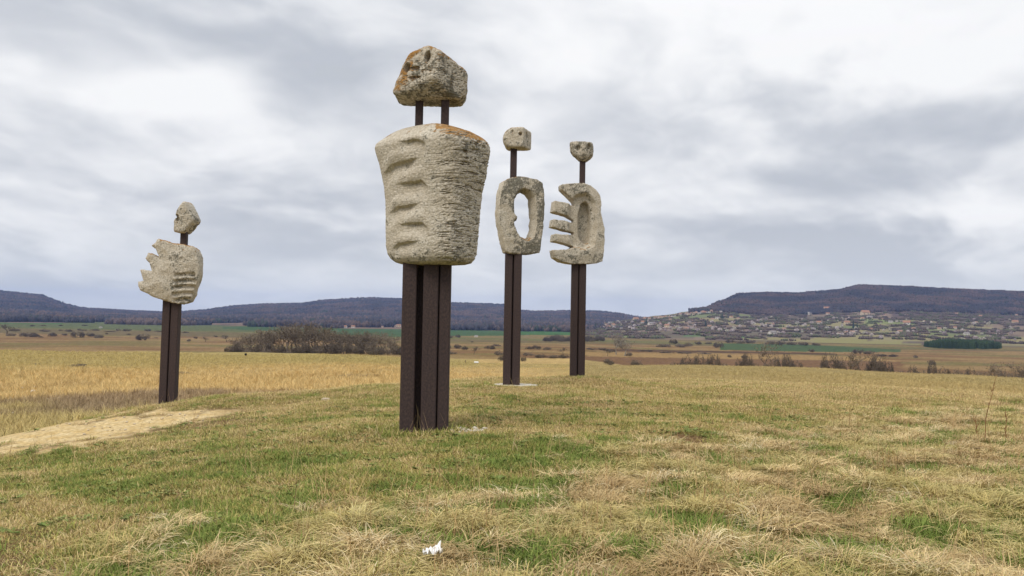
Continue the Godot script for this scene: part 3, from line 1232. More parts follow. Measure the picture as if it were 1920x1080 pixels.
	var eyes := [
		[Vector3(-0.018, 0.237, 0.35), Vector3(-0.30, 0.05, 0.95).normalized(), 0.043, 0.080, 0.17],
		[Vector3(-0.31, 0.108, 0.26), Vector3(-0.40, 0.05, 0.91).normalized(), 0.050, 0.072, 0.16],
		[Vector3(-0.19, 0.09, 0.30), Vector3(-0.35, 0.1, 0.93).normalized(), 0.085, 0.032, 0.055],
		[Vector3(-0.19, -0.04, 0.33), Vector3(-0.35, 0.1, 0.93).normalized(), 0.10, 0.022, 0.05]]
	var head := part("head", block(planes, 16.0, eyes, 0.012, 0.014, 60.0, hs), M.stone, o)
	head.position = Vector3(hc.x, hc.y, 0.02)


# ---------------------------------------------------------------- the figure with a ring for a torso
func build_ring_figure() -> void:
	var d := 20.5
	var fx := 958.5
	var fy := 722.0
	var base := at_depth(fx, fy, d)
	base.y = ground(base.x, base.z)
	var o := thing("stone_figure", "stone figure whose ring shaped torso is pierced by a tall oval opening", "sculpture", base, "stone figures on steel posts")
	part("beam", bar(0.18, 0.2, -0.3, 3.25, -0.106, 0), M.steel, o)
	part("beam", bar(0.18, 0.2, -0.3, 3.25, 0.106, 0), M.steel, o)
	part("web_plate", bar(0.05, 0.06, -0.3, 3.2, 0, -0.05, 0.0, 0.004), M.steel, o)
	var nk := own(963, 300, fx, fy, d)
	part("neck_post", bar(0.155, 0.14, 4.6, 5.6, nk.x, 0), M.steel, o)
	var outline := traced([118, 490, 135, 440, 155, 425, 205, 403, 262, 392, 330, 398, 395, 409, 436, 428, 444, 480, 451, 560, 449, 640, 441, 720, 427, 800, 417, 890, 411, 905, 335, 919, 250, 920, 180, 918, 160, 910, 147, 880, 126, 800, 108, 720, 101, 650, 106, 560], 900, 220, 3.6, fx, fy, d)
	var cx := nk.x - 0.01
	var turn := 0.32
	var face := PackedVector2Array()
	for p in outline:
		face.append(Vector2((p.x - cx) * 0.94, p.y))
	var hole0 := traced([222, 590, 226, 545, 243, 510, 272, 493, 305, 502, 326, 535, 331, 600, 337, 680, 331, 750, 318, 800, 292, 812, 262, 796, 240, 762, 224, 720, 224, 700, 240, 690, 242, 664, 224, 640], 900, 220, 3.6, fx, fy, d)
	var hole := PackedVector2Array()
	for p in hole0:
		hole.append(Vector2((p.x - cx) * 1.13 + 0.02, p.y))
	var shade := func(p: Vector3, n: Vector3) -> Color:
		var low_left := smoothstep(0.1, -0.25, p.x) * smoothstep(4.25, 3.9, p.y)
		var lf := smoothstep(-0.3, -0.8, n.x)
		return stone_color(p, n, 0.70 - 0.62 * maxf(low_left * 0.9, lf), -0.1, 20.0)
	var t := part("torso", slab(face, 0.17, 0.032, [[hole, -9.0, 0.34, 0.0]], 0.0165, 0.012, 20.0, 0.03, [], shade), M.stone, o)
	t.position = Vector3(cx, 0, 0)
	t.rotation.y = turn
	# two small holes above the opening
	var hc := own(900 + 247 / 3.6, 220 + 138 / 3.6, fx, fy, d)
	var hs := func(p: Vector3, n: Vector3) -> Color:
		return stone_color(p, n, 0.30, 0.12, 33.0)
	var planes := [[Vector3(-0.25, 0, 0.97).normalized(), 0.27], [Vector3(0.93, 0, 0.36).normalized(), 0.27], [Vector3(-0.96, 0.05, -0.2).normalized(), 0.30], [Vector3(0.05, 1, 0).normalized(), 0.245], [Vector3(0.0, -1, 0.0).normalized(), 0.235], [Vector3(0.2, 0, -1).normalized(), 0.27], [Vector3(-0.7, -0.7, 0.1).normalized(), 0.31], [Vector3(-0.7, 0.7, 0.2).normalized(), 0.31]]
	var eyes := [[Vector3(0.085, 0.07, 0.26), Vector3(-0.1, 0, 1).normalized(), 0.04, 0.04, 0.09], [Vector3(0.245, 0.06, 0.14), Vector3(0.9, 0, 0.45).normalized(), 0.055, 0.10, 0.11], [Vector3(-0.1, 0.13, 0.26), Vector3(-0.25, 0, 0.97).normalized(), 0.03, 0.05, 0.03]]
	var h := part("head", block(planes, 9.0, eyes, 0.012, 0.006, 33.0, hs), M.stone, o)
	h.position = Vector3(hc.x, hc.y, 0)


# ---------------------------------------------------------------- the figure with comb-like teeth
func build_comb_figure() -> void:
	var d := 23.5
	var fx := 1082.0
	var fy := 706.0
	var base := at_depth(fx, fy, d)
	base.y = ground(base.x, base.z)
	var o := thing("stone_figure", "stone figure whose torso has long teeth on its left edge and an oval hollow", "sculpture", base, "stone figures on steel posts")
	part("beam", bar(0.18, 0.2, -0.3, 3.2, -0.105, 0), M.steel, o)
	part("beam", bar(0.18, 0.2, -0.3, 3.2, 0.105, 0), M.steel, o)
	part("web_plate", bar(0.05, 0.06, -0.3, 3.15, 0, -0.05, 0.0, 0.004), M.steel, o)
	var nk := own(1093, 320, fx, fy, d)
	part("neck_post", bar(0.15, 0.14, 4.9, 5.85, nk.x, 0), M.steel, o)
	var outline := traced([536, 466, 600, 456, 690, 449, 742, 464, 782, 490, 810, 530, 817, 580, 813, 640, 826, 690, 840, 740, 842, 820, 836, 900, 826, 974, 790, 986, 700, 995, 610, 998, 530, 985, 482, 960, 470, 908, 520, 905, 580, 901, 622, 884, 580, 870, 540, 860, 474, 850, 482, 800, 545, 802, 628, 798, 626, 786, 566, 776, 464, 754, 474, 702, 540, 708, 630, 720, 626, 702, 580, 677, 474, 652, 486, 578, 550, 586, 634, 604, 622, 574, 574, 530, 534, 498], 900, 220, 3.6, fx, fy, d)
	var cx := nk.x - 0.05
	var face := PackedVector2Array()
	for p in outline:
		face.append(Vector2((p.x - cx) * 0.98, p.y))
	var hollow0 := traced([672, 590, 700, 572, 722, 590, 737, 650, 738, 760, 722, 850, 692, 860, 660, 830, 648, 760, 652, 660], 900, 220, 3.6, fx, fy, d)
	var bowl := PackedVector2Array()
	for p in traced([606, 610, 640, 560, 700, 545, 738, 590, 746, 660, 746, 760, 728, 850, 690, 872, 628, 862, 606, 800, 600, 700], 900, 220, 3.6, fx, fy, d):
		bowl.append(Vector2((p.x - cx) + 0.02, p.y))
	var hollow := PackedVector2Array()
	for p in hollow0:
		hollow.append(Vector2((p.x - cx) + 0.04, p.y))
	var shade := func(p: Vector3, n: Vector3) -> Color:
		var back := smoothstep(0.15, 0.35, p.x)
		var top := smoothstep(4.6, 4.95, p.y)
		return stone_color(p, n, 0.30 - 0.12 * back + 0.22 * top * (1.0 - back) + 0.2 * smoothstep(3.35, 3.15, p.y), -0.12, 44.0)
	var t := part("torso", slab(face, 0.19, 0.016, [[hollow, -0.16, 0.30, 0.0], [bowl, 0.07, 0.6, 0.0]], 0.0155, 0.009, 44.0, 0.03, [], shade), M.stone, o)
	t.position = Vector3(cx, 0, 0)
	t.rotation.y = 0.22
	var hc := own(900 + 696 / 3.6, 220 + 228 / 3.6, fx, fy, d)
	var hs := func(p: Vector3, n: Vector3) -> Color:
		return stone_color(p, n, 0.62, -0.2, 52.0)
	var planes := [[Vector3(-0.55, 0.05, 0.83).normalized(), 0.23], [Vector3(0.55, 0.0, 0.83).normalized(), 0.24], [Vector3(-0.97, -0.1, 0.1).normalized(), 0.30], [Vector3(0.98, 0.05, 0.1).normalized(), 0.29], [Vector3(0.05, 1, 0.1).normalized(), 0.25], [Vector3(-0.72, -0.78, 0.0).normalized(), 0.24], [Vector3(0.75, -0.8, 0.1).normalized(), 0.27], [Vector3(0, -0.6, 0.8).normalized(), 0.30], [Vector3(0, 0, -1), 0.24], [Vector3(0, -1, 0), 0.30]]
	var eyes := [[Vector3(-0.15, 0.05, 0.2), Vector3(-0.45, 0.05, 0.9).normalized(), 0.075, 0.08, 0.07], [Vector3(0.17, 0.10, 0.2), Vector3(0.45, 0, 0.9).normalized(), 0.06, 0.09, 0.10]]
	var h := part("head", block(planes, 9.0, eyes, 0.012, 0.005, 52.0, hs), M.stone, o)
	h.position = Vector3(hc.x, hc.y, 0)


# ---------------------------------------------------------------- the figure alone on the left
func build_left_figure() -> void:
	var d := 20.0
	var fx := 315.0
	var fy := 757.0
	var base := at_depth(fx, fy, d)
	base.y = ground(base.x, base.z)
	var o := thing("stone_figure", "lone small stone figure at the edge of the reed meadow, jagged edged torso", "sculpture", base, "stone figures on steel posts")
	o.rotation.z = -0.012
	part("beam", bar(0.17, 0.2, -0.4, 2.35, -0.098, 0), M.steel, o)
	part("beam", bar(0.17, 0.2, -0.4, 2.35, 0.098, 0), M.steel, o)
	part("web_plate", bar(0.05, 0.06, -0.4, 2.3, 0, -0.05, 0.0, 0.004), M.steel, o)
	var nk := own(341, 450, fx, fy, d) - Vector2(0.04, 0)
	part("neck_post", bar(0.14, 0.13, 3.35, 3.95, nk.x, 0), M.steel, o)
	var outline := traced([355, 408, 420, 425, 480, 441, 560, 445, 640, 462, 668, 488, 686, 540, 693, 620, 688, 700, 666, 780, 637, 868, 612, 926, 560, 945, 470, 938, 400, 920, 300, 885, 215, 840, 200, 810, 194, 768, 236, 766, 226, 705, 209, 668, 255, 673, 304, 681, 288, 615, 250, 576, 272, 524, 320, 545, 369, 577, 335, 492, 304, 465], 220, 360, 4.5, fx, fy, d)
	var cx := nk.x
	var face := PackedVector2Array()
	for p in outline:
		face.append(Vector2(p.x - cx - 0.012 * p.y + 0.0, p.y))
	var gr := []
	for a in [[470, 655, 706], [465, 660, 757], [455, 650, 808], [450, 640, 862], [470, 620, 915]]:
		var p := own(220 + a[0] / 4.5, 360 + a[2] / 4.5, fx, fy, d)
		var q := own(220 + a[1] / 4.5, 360 + a[2] / 4.5, fx, fy, d)
		gr.append([p.x - cx, q.x - cx, p.y, 0.055, 0.06])
	var shade := func(p: Vector3, n: Vector3) -> Color:
		var mid := smoothstep(0.35, 0.05, absf(p.x - 0.05)) * smoothstep(3.3, 2.9, p.y)
		return stone_color(p, n, 0.24 + 0.24 * mid, -0.35 + 0.75 * smoothstep(3.2, 3.45, p.y), 77.0)
	var t := part("torso", slab(face, 0.22, 0.045, [], 0.0165, 0.015, 77.0, 0.05, gr, shade), M.stone, o)
	t.position = Vector3(cx, 0, 0)
	t.rotation.y = 0.12
	var hc := own(220 + 552 / 4.5, 360 + 232 / 4.5, fx, fy, d) - Vector2(0.045, 0)
	var hs := func(p: Vector3, n: Vector3) -> Color:
		return stone_color(p, n, 0.40 - 0.5 * smoothstep(0.2, 0.35, p.y), 0.1 + 0.1 * smoothstep(0.15, 0.3, p.y) - 0.25, 84.0)
	var planes := [[Vector3(0.1, 0.0, 1).normalized(), 0.22], [Vector3(-0.85, 0.0, 0.52).normalized(), 0.225], [Vector3(-1, 0, -0.2).normalized(), 0.26], [Vector3(0.88, 0.48, 0.1).normalized(), 0.245], [Vector3(-0.84, 0.54, 0.1).normalized(), 0.24], [Vector3(0.80, -0.6, 0.1).normalized(), 0.235], [Vector3(-0.1, -1, 0).normalized(), 0.315], [Vector3(0.05, 1, 0).normalized(), 0.42], [Vector3(0, 0, -1), 0.22]]
	var eyes := [[Vector3(-0.115, 0.01, 0.21), Vector3(-0.3, 0.03, 0.95).normalized(), 0.05, 0.10, 0.12], [Vector3(-0.25, 0.05, 0.06), Vector3(-1, 0.1, 0.3).normalized(), 0.16, 0.055, 0.075], [Vector3(-0.2, 0.2, 0.1), Vector3(-0.7, 0.2, 0.6).normalized(), 0.04, 0.10, 0.04]]
	var h := part("head", block(planes, 11.0, eyes, 0.014, 0.005, 84.0, hs), M.stone, o)
	h.position = Vector3(hc.x, hc.y, 0)


# ================================================================ trees and bushes
func ribbon(v: PackedVector3Array, idx: PackedInt32Array, col: PackedColorArray, a: Vector3, b: Vector3, w0: float, w1: float, c: Color, sides := 2) -> void:
	var dir := (b - a).normalized()
	var s := dir.cross(Vector3(0.3, 0.1, 0.9)).normalized()
	var t := dir.cross(s)
	var k := v.size()
	if sides == 2:
		var q := (s + t * 0.7).normalized() if (k / 4) % 2 == 0 else (t - s * 0.5).normalized()
		for p in [a - q * w0, a + q * w0, b + q * w1, b - q * w1]:
			v.append(p)
			col.append(c)
		idx.append_array([k, k + 1, k + 2, k, k + 2, k + 3])
	else:
		for i in sides:
			var e := TAU * i / sides
			v.append(a + (s * cos(e) + t * sin(e)) * w0)
			v.append(b + (s * cos(e) + t * sin(e)) * w1)
			col.append(c)
			col.append(c)
		for i in sides:
			var m := k + 2 * i
			var n := k + 2 * ((i + 1) % sides)
			idx.append_array([m, n, n + 1, m, n + 1, m + 1])


func grow(r: RandomNumberGenerator, tv: Array, cv: Array, p: Vector3, dir: Vector3, length: float, w: float, level: int, up: float, twig_w: float, forks: int) -> void:
	var q := p
	var dr := dir
	var segs := 3 if level > 1 else 2
	for s in segs:
		dr = (dr + Vector3(r.randf_range(-1, 1), r.randf_range(-1, 1) + up, r.randf_range(-1, 1)) * 0.22).normalized()
		var e := q + dr * length / segs
		var w1 := w * (1.0 - 0.22 * (s + 1) / segs)
		var g := r.randf_range(0.8, 1.2)
		var into: Array = tv if level >= 3 else cv
		ribbon(into[0], into[1], into[2], q, e, w, w1, Color(g, g, g), 5 if level >= 4 else (3 if level >= 2 else 2))
		q = e
		w = w1
		if level > 0 and level < 4 and s < segs - 1:
			var side := Vector3(r.randf_range(-1, 1), r.randf_range(-0.2, 0.9), r.randf_range(-1, 1)).normalized()
			grow(r, tv, cv, q, (dr * 0.6 + side).normalized(), length * r.randf_range(0.45, 0.7), maxf(w * 0.5, twig_w), level - 1, up, twig_w, forks)
	if level > 0:
		for k in forks:
			var side := Vector3(r.randf_range(-1, 1), r.randf_range(-0.35, 0.8), r.randf_range(-1, 1)).normalized()
			grow(r, tv, cv, q, (dr * 0.75 + side).normalized(), length * r.randf_range(0.6, 0.85), maxf(w * 0.6, twig_w), level - 1, up, twig_w, forks)


# a bare tree one metre tall
func tree_proto(called: String, category: String, sd: int, trunk_len: float, up: float, tint: Color, forks := 3, spread := 1.0, twig := 0.0035) -> Node3D:
	var r := RandomNumberGenerator.new()
	r.seed = sd
	var tv := [PackedVector3Array(), PackedInt32Array(), PackedColorArray()]
	var cv := [PackedVector3Array(), PackedInt32Array(), PackedColorArray()]
	grow(r, tv, cv, Vector3(0, -0.03, 0), Vector3(0.03, 1, 0.02), trunk_len, 0.024, 4, up, twig, forks)
	var hi := 0.0
	for p in cv[0]:
		hi = maxf(hi, p.y)
	for a in [tv, cv]:
		for i in a[0].size():
			a[0][i] = Vector3(a[0][i].x * spread / hi, a[0][i].y / hi, a[0][i].z * spread / hi)
	var o := Node3D.new()
	o.set_meta("called", called)
	o.set_meta("category", category)
	var mat := tinted_wood(tint)
	part("trunk", mesh_from(tv[0], tv[1], tv[2]), mat, o)
	part("crown", mesh_from(cv[0], cv[1], cv[2]), mat, o).set_meta("kind", "stuff")
	return o


# a bare bush one metre wide
func bush_proto(called: String, sd: int, tall: float, tint: Color, stems := 13, twig := 0.008) -> Node3D:
	var r := RandomNumberGenerator.new()
	r.seed = sd
	var tv := [PackedVector3Array(), PackedInt32Array(), PackedColorArray()]
	var cv := [PackedVector3Array(), PackedInt32Array(), PackedColorArray()]
	for k in stems:
		var t := TAU * r.randf()
		var q := sqrt(r.randf()) * 0.28
		grow(r, tv, cv, Vector3(cos(t) * q, -0.04, sin(t) * q), Vector3(cos(t) * (0.25 + q * 2.2), 0.9, sin(t) * (0.25 + q * 2.2)).normalized(), 0.30 * r.randf_range(0.7, 1.2), 0.014, 3, 0.0, twig, 3)
	var hi := 0.0
	for p in cv[0]:
		hi = maxf(hi, p.y)
	for a in [tv, cv]:
		for i in a[0].size():
			var p: Vector3 = a[0][i]
			p.y *= tall / hi
			# keep the twigs inside a rounded outline
			var e := Vector3(p.x / 0.52, p.y / tall, p.z / 0.52).length()
			var lim := 0.86 + 0.14 * n_fine.get_noise_3d(p.x * 6.0, p.y * 6.0, p.z * 6.0 + sd)
			if e > lim:
				p *= (lim + (e - lim) * 0.25) / e
			a[0][i] = p
	var o := Node3D.new()
	o.set_meta("called", called)
	o.set_meta("category", "bush")
	var mat := tinted_wood(tint)
	part("stems", mesh_from(tv[0], tv[1], tv[2]), mat, o).set_meta("kind", "stuff")
	part("twigs", mesh_from(cv[0], cv[1], cv[2]), mat, o).set_meta("kind", "stuff")
	return o


func build_trees() -> void:
	var r := RandomNumberGenerator.new()
	r.seed = 77
	var brown := Color(0.165, 0.135, 0.10)
	var grey := Color(0.19, 0.155, 0.12)
	var dark := Color(0.135, 0.11, 0.085)
	var olive := Color(0.17, 0.145, 0.085)
	var trees := []
	for k in 4:
		trees.append(tree_proto("bare_tree", "tree", 100 + k, 0.34, 0.12, [brown, grey, brown, dark][k], 3, 1.25, 0.0042))
	var pale := tree_proto("bare_tree", "tree", 131, 0.30, 0.25, Color(0.25, 0.225, 0.18), 4, 1.0, 0.0042)
	var small := tree_proto("small_tree", "tree", 140, 0.30, 0.02, dark, 3, 1.4, 0.006)
	var bushes := []
	for k in 4:
		bushes.append(bush_proto("bush", 200 + k, [0.62, 0.5, 0.72, 0.45][k], [dark, brown, dark, grey][k]))
	var green_bush := bush_proto("bush", 230, 0.55, olive)
	# the wood behind the brow of the meadow
	var tops := PackedVector2Array([Vector2(432, 630), Vector2(460, 622), Vector2(500, 616), Vector2(530, 606), Vector2(560, 602), Vector2(590, 602), Vector2(615, 606), Vector2(635, 618), Vector2(660, 618), Vector2(700, 619), Vector2(735, 626), Vector2(752, 640)])
	for k in 46:
		var u := lerpf(440.0, 748.0, (k + r.randf_range(0.1, 0.9)) / 46.0)
		var d := r.randf_range(262.0, 320.0)
		var p := foot(u, d)
		var top := table(tops, u) + r.randf_range(-2.0, 7.0)
		var h: float = maxf(at_depth(u, top, d).y - p.y, 4.0)
		copy_of(trees[r.randi() % 4], p, r.randf() * TAU, Vector3(h * r.randf_range(0.85, 1.15), h, h * 1.0), "bare brown tree of the wood behind the brow of the meadow", "bare trees of the wood behind the brow")
	for k in 32:
		var u := lerpf(432.0, 772.0, (k + r.randf()) / 32.0)
		var d := r.randf_range(255.0, 275.0)
		var p := foot(u, d)
		var w := r.randf_range(3.8, 6.2)
		copy_of(bushes[r.randi() % 4], p, r.randf() * TAU, Vector3(w, w * 1.25, w), "bare bush in the undergrowth along the foot of the wood", "undergrowth of the wood behind the brow")
	# single trees: u, row of the foot, height in pixels, label
	single(pale, 1156, 664, 46, 500, "pale grey willow-like bare tree, taller of two on the middle plain")
	single(pale, 1172, 667, 36, 470, "grey bushy bare tree close beside the pale willow-like one", 1.5)
	single(trees[1], 1428, 682, 46, 215, "tallest lone bare tree above the hedge right of the figures", 0.85)
	single(small, 889, 665, 16, 0, "small round dark tree alone right of the thickest steel post")
	single(small, 755, 674, 18, 0, "small dark tree partly hidden by the thickest steel post")
	single(small, 1056, 665, 14, 0, "small olive brown tree between the two farther figures")
	single(small, 1139, 668, 15, 0, "small round pale brown tree left of the grey willow", 0.8)
	single(small, 12, 627, 20, 0, "dark spreading tree at the end of the plain's bush row", 1.5)
	single(small, 385, 641, 10, 0, "leaning scrubby little tree right of the lone figure", 1.4)
	single(small, 425, 641, 14, 0, "dark scrubby tree at the corner of the wood", 1.3)
	single(trees[0], 1590, 687, 30, 205, "bare brown tree rising out of a round bush in the hedge", 1.0)
	for a in [[1800, 700, 24], [1830, 701, 24], [1857, 702, 42], [1872, 702, 32], [1905, 704, 40], [1925, 705, 42], [1765, 698, 16], [1890, 703, 22]]:
		var p := foot(a[0], 190.0)
		var h: float = a[2] * 190.0 / F + 1.0
		copy_of(trees[1], p, r.randf() * TAU, Vector3(h * 0.85, h, h * 0.85), "thin grey bare tree at the meadow's lower end", "thin bare trees in the right hand row")
	for a in [[1191.5, 11], [1197, 12]]:
		var p := foot(a[0], 2560.0)
		copy_of(trees[3], p, r.randf() * TAU, Vector3(4.5, a[1] * 2560.0 / F, 4.5), "slim dark poplar of the pair on the skyline above the village", "pair of poplars on the skyline")
	# bushes of the plain: u, foot row, width, height in pixels, sort
	var row := "scattered bushes on the left of the plain"
	for a in [[55, 632, 36, 11, 0], [42, 630, 16, 10, 1], [99, 631, 18, 10, 0], [146, 633, 26, 14, 2], [169, 631, 20, 9, 0], [186, 634, 18, 11, 1], [292, 634, 10, 3, 3], [84, 622, 20, 9, 3], [30, 621, 22, 7, 1], [114, 620, 10, 5, 3], [149, 619, 8, 4, 0], [128, 622, 16, 6, 0], [156, 620, 16, 4, 1], [178, 620, 18, 4, 0], [223, 620, 12, 7, 3], [239, 621, 18, 6, 0], [276, 621, 14, 6, 0], [200, 627, 6, 5, 1], [241, 628, 9, 4, 1], [158, 611, 14, 3, 0], [61, 612, 12, 4, 0], [114, 611, 10, 3, 0], [80, 611, 14, 3, 1], [355, 640, 9, 7, 1], [366, 635, 9, 5, 0], [404, 632, 9, 4, 0], [22, 630, 20, 8, 1], [75, 633, 12, 5, 1], [120, 629, 12, 5, 0], [210, 622, 30, 3, 1], [300, 622, 26, 3, 0], [345, 624, 20, 4, 1]]:
		bush_at(bushes[a[4]], a, 0.0, "low dark bare bush of the rows left of the wood", row)
	bush_at(bushes[0], [269, 638, 30, 15], 0.0, "big dark round bush just left of the lone figure's post", "")
	row = "bushes on the middle of the plain"
	for a in [[840, 654, 14, 10, 0], [858, 654, 16, 10, 2], [872, 656, 16, 9, 0], [846, 664, 24, 10, 3], [918, 655, 22, 10, 0], [930, 649, 18, 6, 1], [936, 666, 20, 15, 3], [940, 677, 14, 14, 0], [982, 678, 12, 12, 0], [992, 655, 16, 7, 0], [1006, 655, 18, 9, 2], [1027, 656, 18, 8, 1], [993, 667, 26, 11, 3], [1015, 671, 26, 9, 0], [1040, 672, 26, 10, 1], [1058, 672, 26, 9, 0], [1110, 656, 24, 5, 0], [1128, 656, 20, 5, 0], [1140, 659, 12, 8, 1], [885, 642, 6, 3, 0], [858, 633, 12, 8, 0], [845, 634, 14, 7, 0], [1180, 668, 14, 12, 1], [1150, 660, 14, 8, 1]]:
		bush_at(bushes[a[4]], a, 0.0, "bare bush on the ochre plain around the two far figures", row)
	row = "hedge bushes behind the meadow's edge"
	for a in [[1140, 674, 26, 7, 1], [1192, 675, 30, 8, 1], [1265, 676, 24, 8, 1], [1288, 677, 30, 17, 0], [1312, 677, 34, 20, 0], [1338, 678, 30, 19, 2], [1360, 678, 24, 10, 1], [1385, 677, 18, 11, 0], [1402, 678, 24, 22, 2], [1415, 678, 26, 12, 1], [1442, 679, 26, 11, 1], [1458, 678, 16, 20, 0], [1478, 681, 28, 24, 2], [1497, 682, 26, 12, 0], [1520, 683, 26, 8, 1], [1540, 684, 26, 11, 1], [1558, 684, 38, 29, 2], [1578, 685, 24, 20, 0], [1603, 685, 26, 11, 0], [1626, 686, 22, 11, 1], [1645, 687, 38, 29, 2], [1666, 687, 22, 20, 0], [1690, 689, 26, 7, 1], [1712, 690, 28, 11, 0], [1732, 691, 28, 11, 1], [1748, 690, 18, 20, 2], [1770, 693, 30, 11, 0], [1795, 694, 30, 12, 1], [1820, 695, 30, 12, 0], [1845, 696, 30, 12, 1], [1868, 697, 30, 13, 0], [1893, 698, 30, 13, 1], [1918, 699, 30, 13, 0], [1945, 700, 30, 13, 1]]:
		bush_at(bushes[a[4]], a, 205.0, "bare brown bush of the long hedge below the meadow's far edge", row)
	row = "bushes on the upper right of the plain"
	for a in [[1240, 651, 20, 9, 1], [1252, 651, 20, 10, 3], [1262, 645, 18, 12, 0], [1275, 651, 22, 12, 3], [1290, 650, 22, 13, 3], [1308, 646, 16, 8, 0], [1330, 645, 16, 6, 1], [1348, 652, 22, 14, 0], [1370, 643, 20, 9, 0], [1388, 644, 20, 9, 1], [1408, 644, 22, 9, 0], [1445, 646, 22, 11, 1], [1465, 647, 22, 10, 0], [1485, 647, 22, 10, 1], [1505, 648, 22, 9, 0], [1528, 648, 20, 8, 1], [1521, 660, 14, 7, 0], [1610, 663, 24, 11, 0], [1630, 664, 24, 10, 1], [1652, 668, 24, 6, 0], [1675, 669, 22, 6, 0], [1716, 671, 10, 8, 1], [1746, 684, 16, 14, 1], [1395, 672, 14, 9, 0], [1367, 670, 9, 8, 1], [1250, 662, 30, 4, 0], [1285, 663, 34, 4, 0], [1320, 664, 30, 4, 1], [1210, 659, 30, 4, 0]]:
		bush_at(bushes[a[4]], a, 0.0, "bare bush on the far fields below the village slope", row)
	for k in 26:
		var u := lerpf(1020.0, 1128.0, (k + r.randf()) / 26.0)
		bush_at(bushes[r.randi() % 3], [u, 640.0 + r.randf_range(-1.5, 1.0), 14.0, r.randf_range(10, 14)], 0.0, "dark shrub of the low copse behind the comb-toothed figure", "shrubs of the long low copse")
	# dark shrub clumps in the reed meadow
	for a in [[150, 688, 38, 9], [66, 684, 22, 5], [655, 706, 40, 7], [690, 706, 50, 6], [430, 705, 60, 6], [340, 702, 40, 8], [358, 715, 50, 8], [480, 707, 30, 6]]:
		bush_at(bushes[1], a, 0.0, "low brown shrub clump standing in the dry meadow", "low shrubs in the dry meadow")
	for p in trees + [pale, small, green_bush] + bushes:
		p.free()


func single(proto: Node3D, u: float, row: float, high: float, d: float, label: String, wide := 1.0) -> void:
	var p := hit(u, row, 60.0) if d == 0.0 else foot(u, d)
	var dd := -p.z
	var h := high * dd / F
	if d > 0.0:
		h = at_depth(u, row - high, d).y - p.y
	copy_of(proto, p, u * 1.7, Vector3(h * wide, h, h * wide), label)


func bush_at(proto: Node3D, a: Array, d: float, label: String, group: String) -> void:
	var p := hit(a[0], a[1], 60.0) if d == 0.0 else foot(a[0], d + fmod(a[0] * 7.3, 14.0) - 7.0)
	var dd := -p.z
	var w: float = a[2] * dd / F
	var h: float = a[3] * dd / F
	if d > 0.0:
		h = maxf(at_depth(a[0], a[1] - a[3], dd).y - p.y, 1.0)
	copy_of(proto, p, a[0] * 2.3, Vector3(w, h / 0.6, w), label, group)


# ================================================================ villages
func house_proto(wall: Color, roof: Color, l: float, w: float, h: float, rise: float) -> Node3D:
	var o := Node3D.new()
	o.set_meta("called", "house")
	o.set_meta("category", "house")
	var st := SurfaceTool.new()
	st.begin(Mesh.PRIMITIVE_TRIANGLES)
	st.set_smooth_group(-1)
	var a := l * 0.5
	var b := w * 0.5
	var c := [Vector3(-a, -2, b), Vector3(a, -2, b), Vector3(a, -2, -b), Vector3(-a, -2, -b)]
	for i in 4:
		var p: Vector3 = c[i]
		var q: Vector3 = c[(i + 1) % 4]
		var up := Vector3(0, h + 2, 0)
		for v in [p, q + up, q, p, p + up, q + up]:
			st.add_vertex(v)
	for s in [-1, 1]:
		var x: float = a * s
		for v in [Vector3(x, h, b), Vector3(x, h, -b), Vector3(x, h + rise, 0)]:
			st.add_vertex(v)
	st.generate_normals()
	part("wall", st.commit(), plain(wall), o)
	st = SurfaceTool.new()
	st.begin(Mesh.PRIMITIVE_TRIANGLES)
	st.set_smooth_group(-1)
	var e := 0.5
	var drop := rise * e / b
	for s in [-1.0, 1.0]:
		for lift in [0.05, 0.3]:
			var p := [Vector3(-a - e, h - drop + lift, (b + e) * s), Vector3(a + e, h - drop + lift, (b + e) * s), Vector3(a + e, h + rise + lift, 0), Vector3(-a - e, h + rise + lift, 0)]
			for k in [0, 2, 1, 0, 3, 2]:
				st.add_vertex(p[k])
	st.generate_normals()
	var rf := part("roof", st.commit(), plain(roof), o)
	var ch := BoxMesh.new()
	ch.size = Vector3(0.7, 1.6, 0.7)
	var cm := part("chimney", ch, plain(Color(0.3, 0.2, 0.16)), rf)
	cm.position = Vector3(a * 0.4, h + rise + 0.3, 0.3)
	# two windows on each long wall
	for s in [-1.0, 1.0]:
		for k in [-0.5, 0.5]:
			var bm := BoxMesh.new()
			bm.size = Vector3(1.3, 1.4, 0.08)
			var wn := part("window", bm, M.pane, o)
			wn.position = Vector3(a * k, h * 0.55, (b + 0.02) * s)
	return o


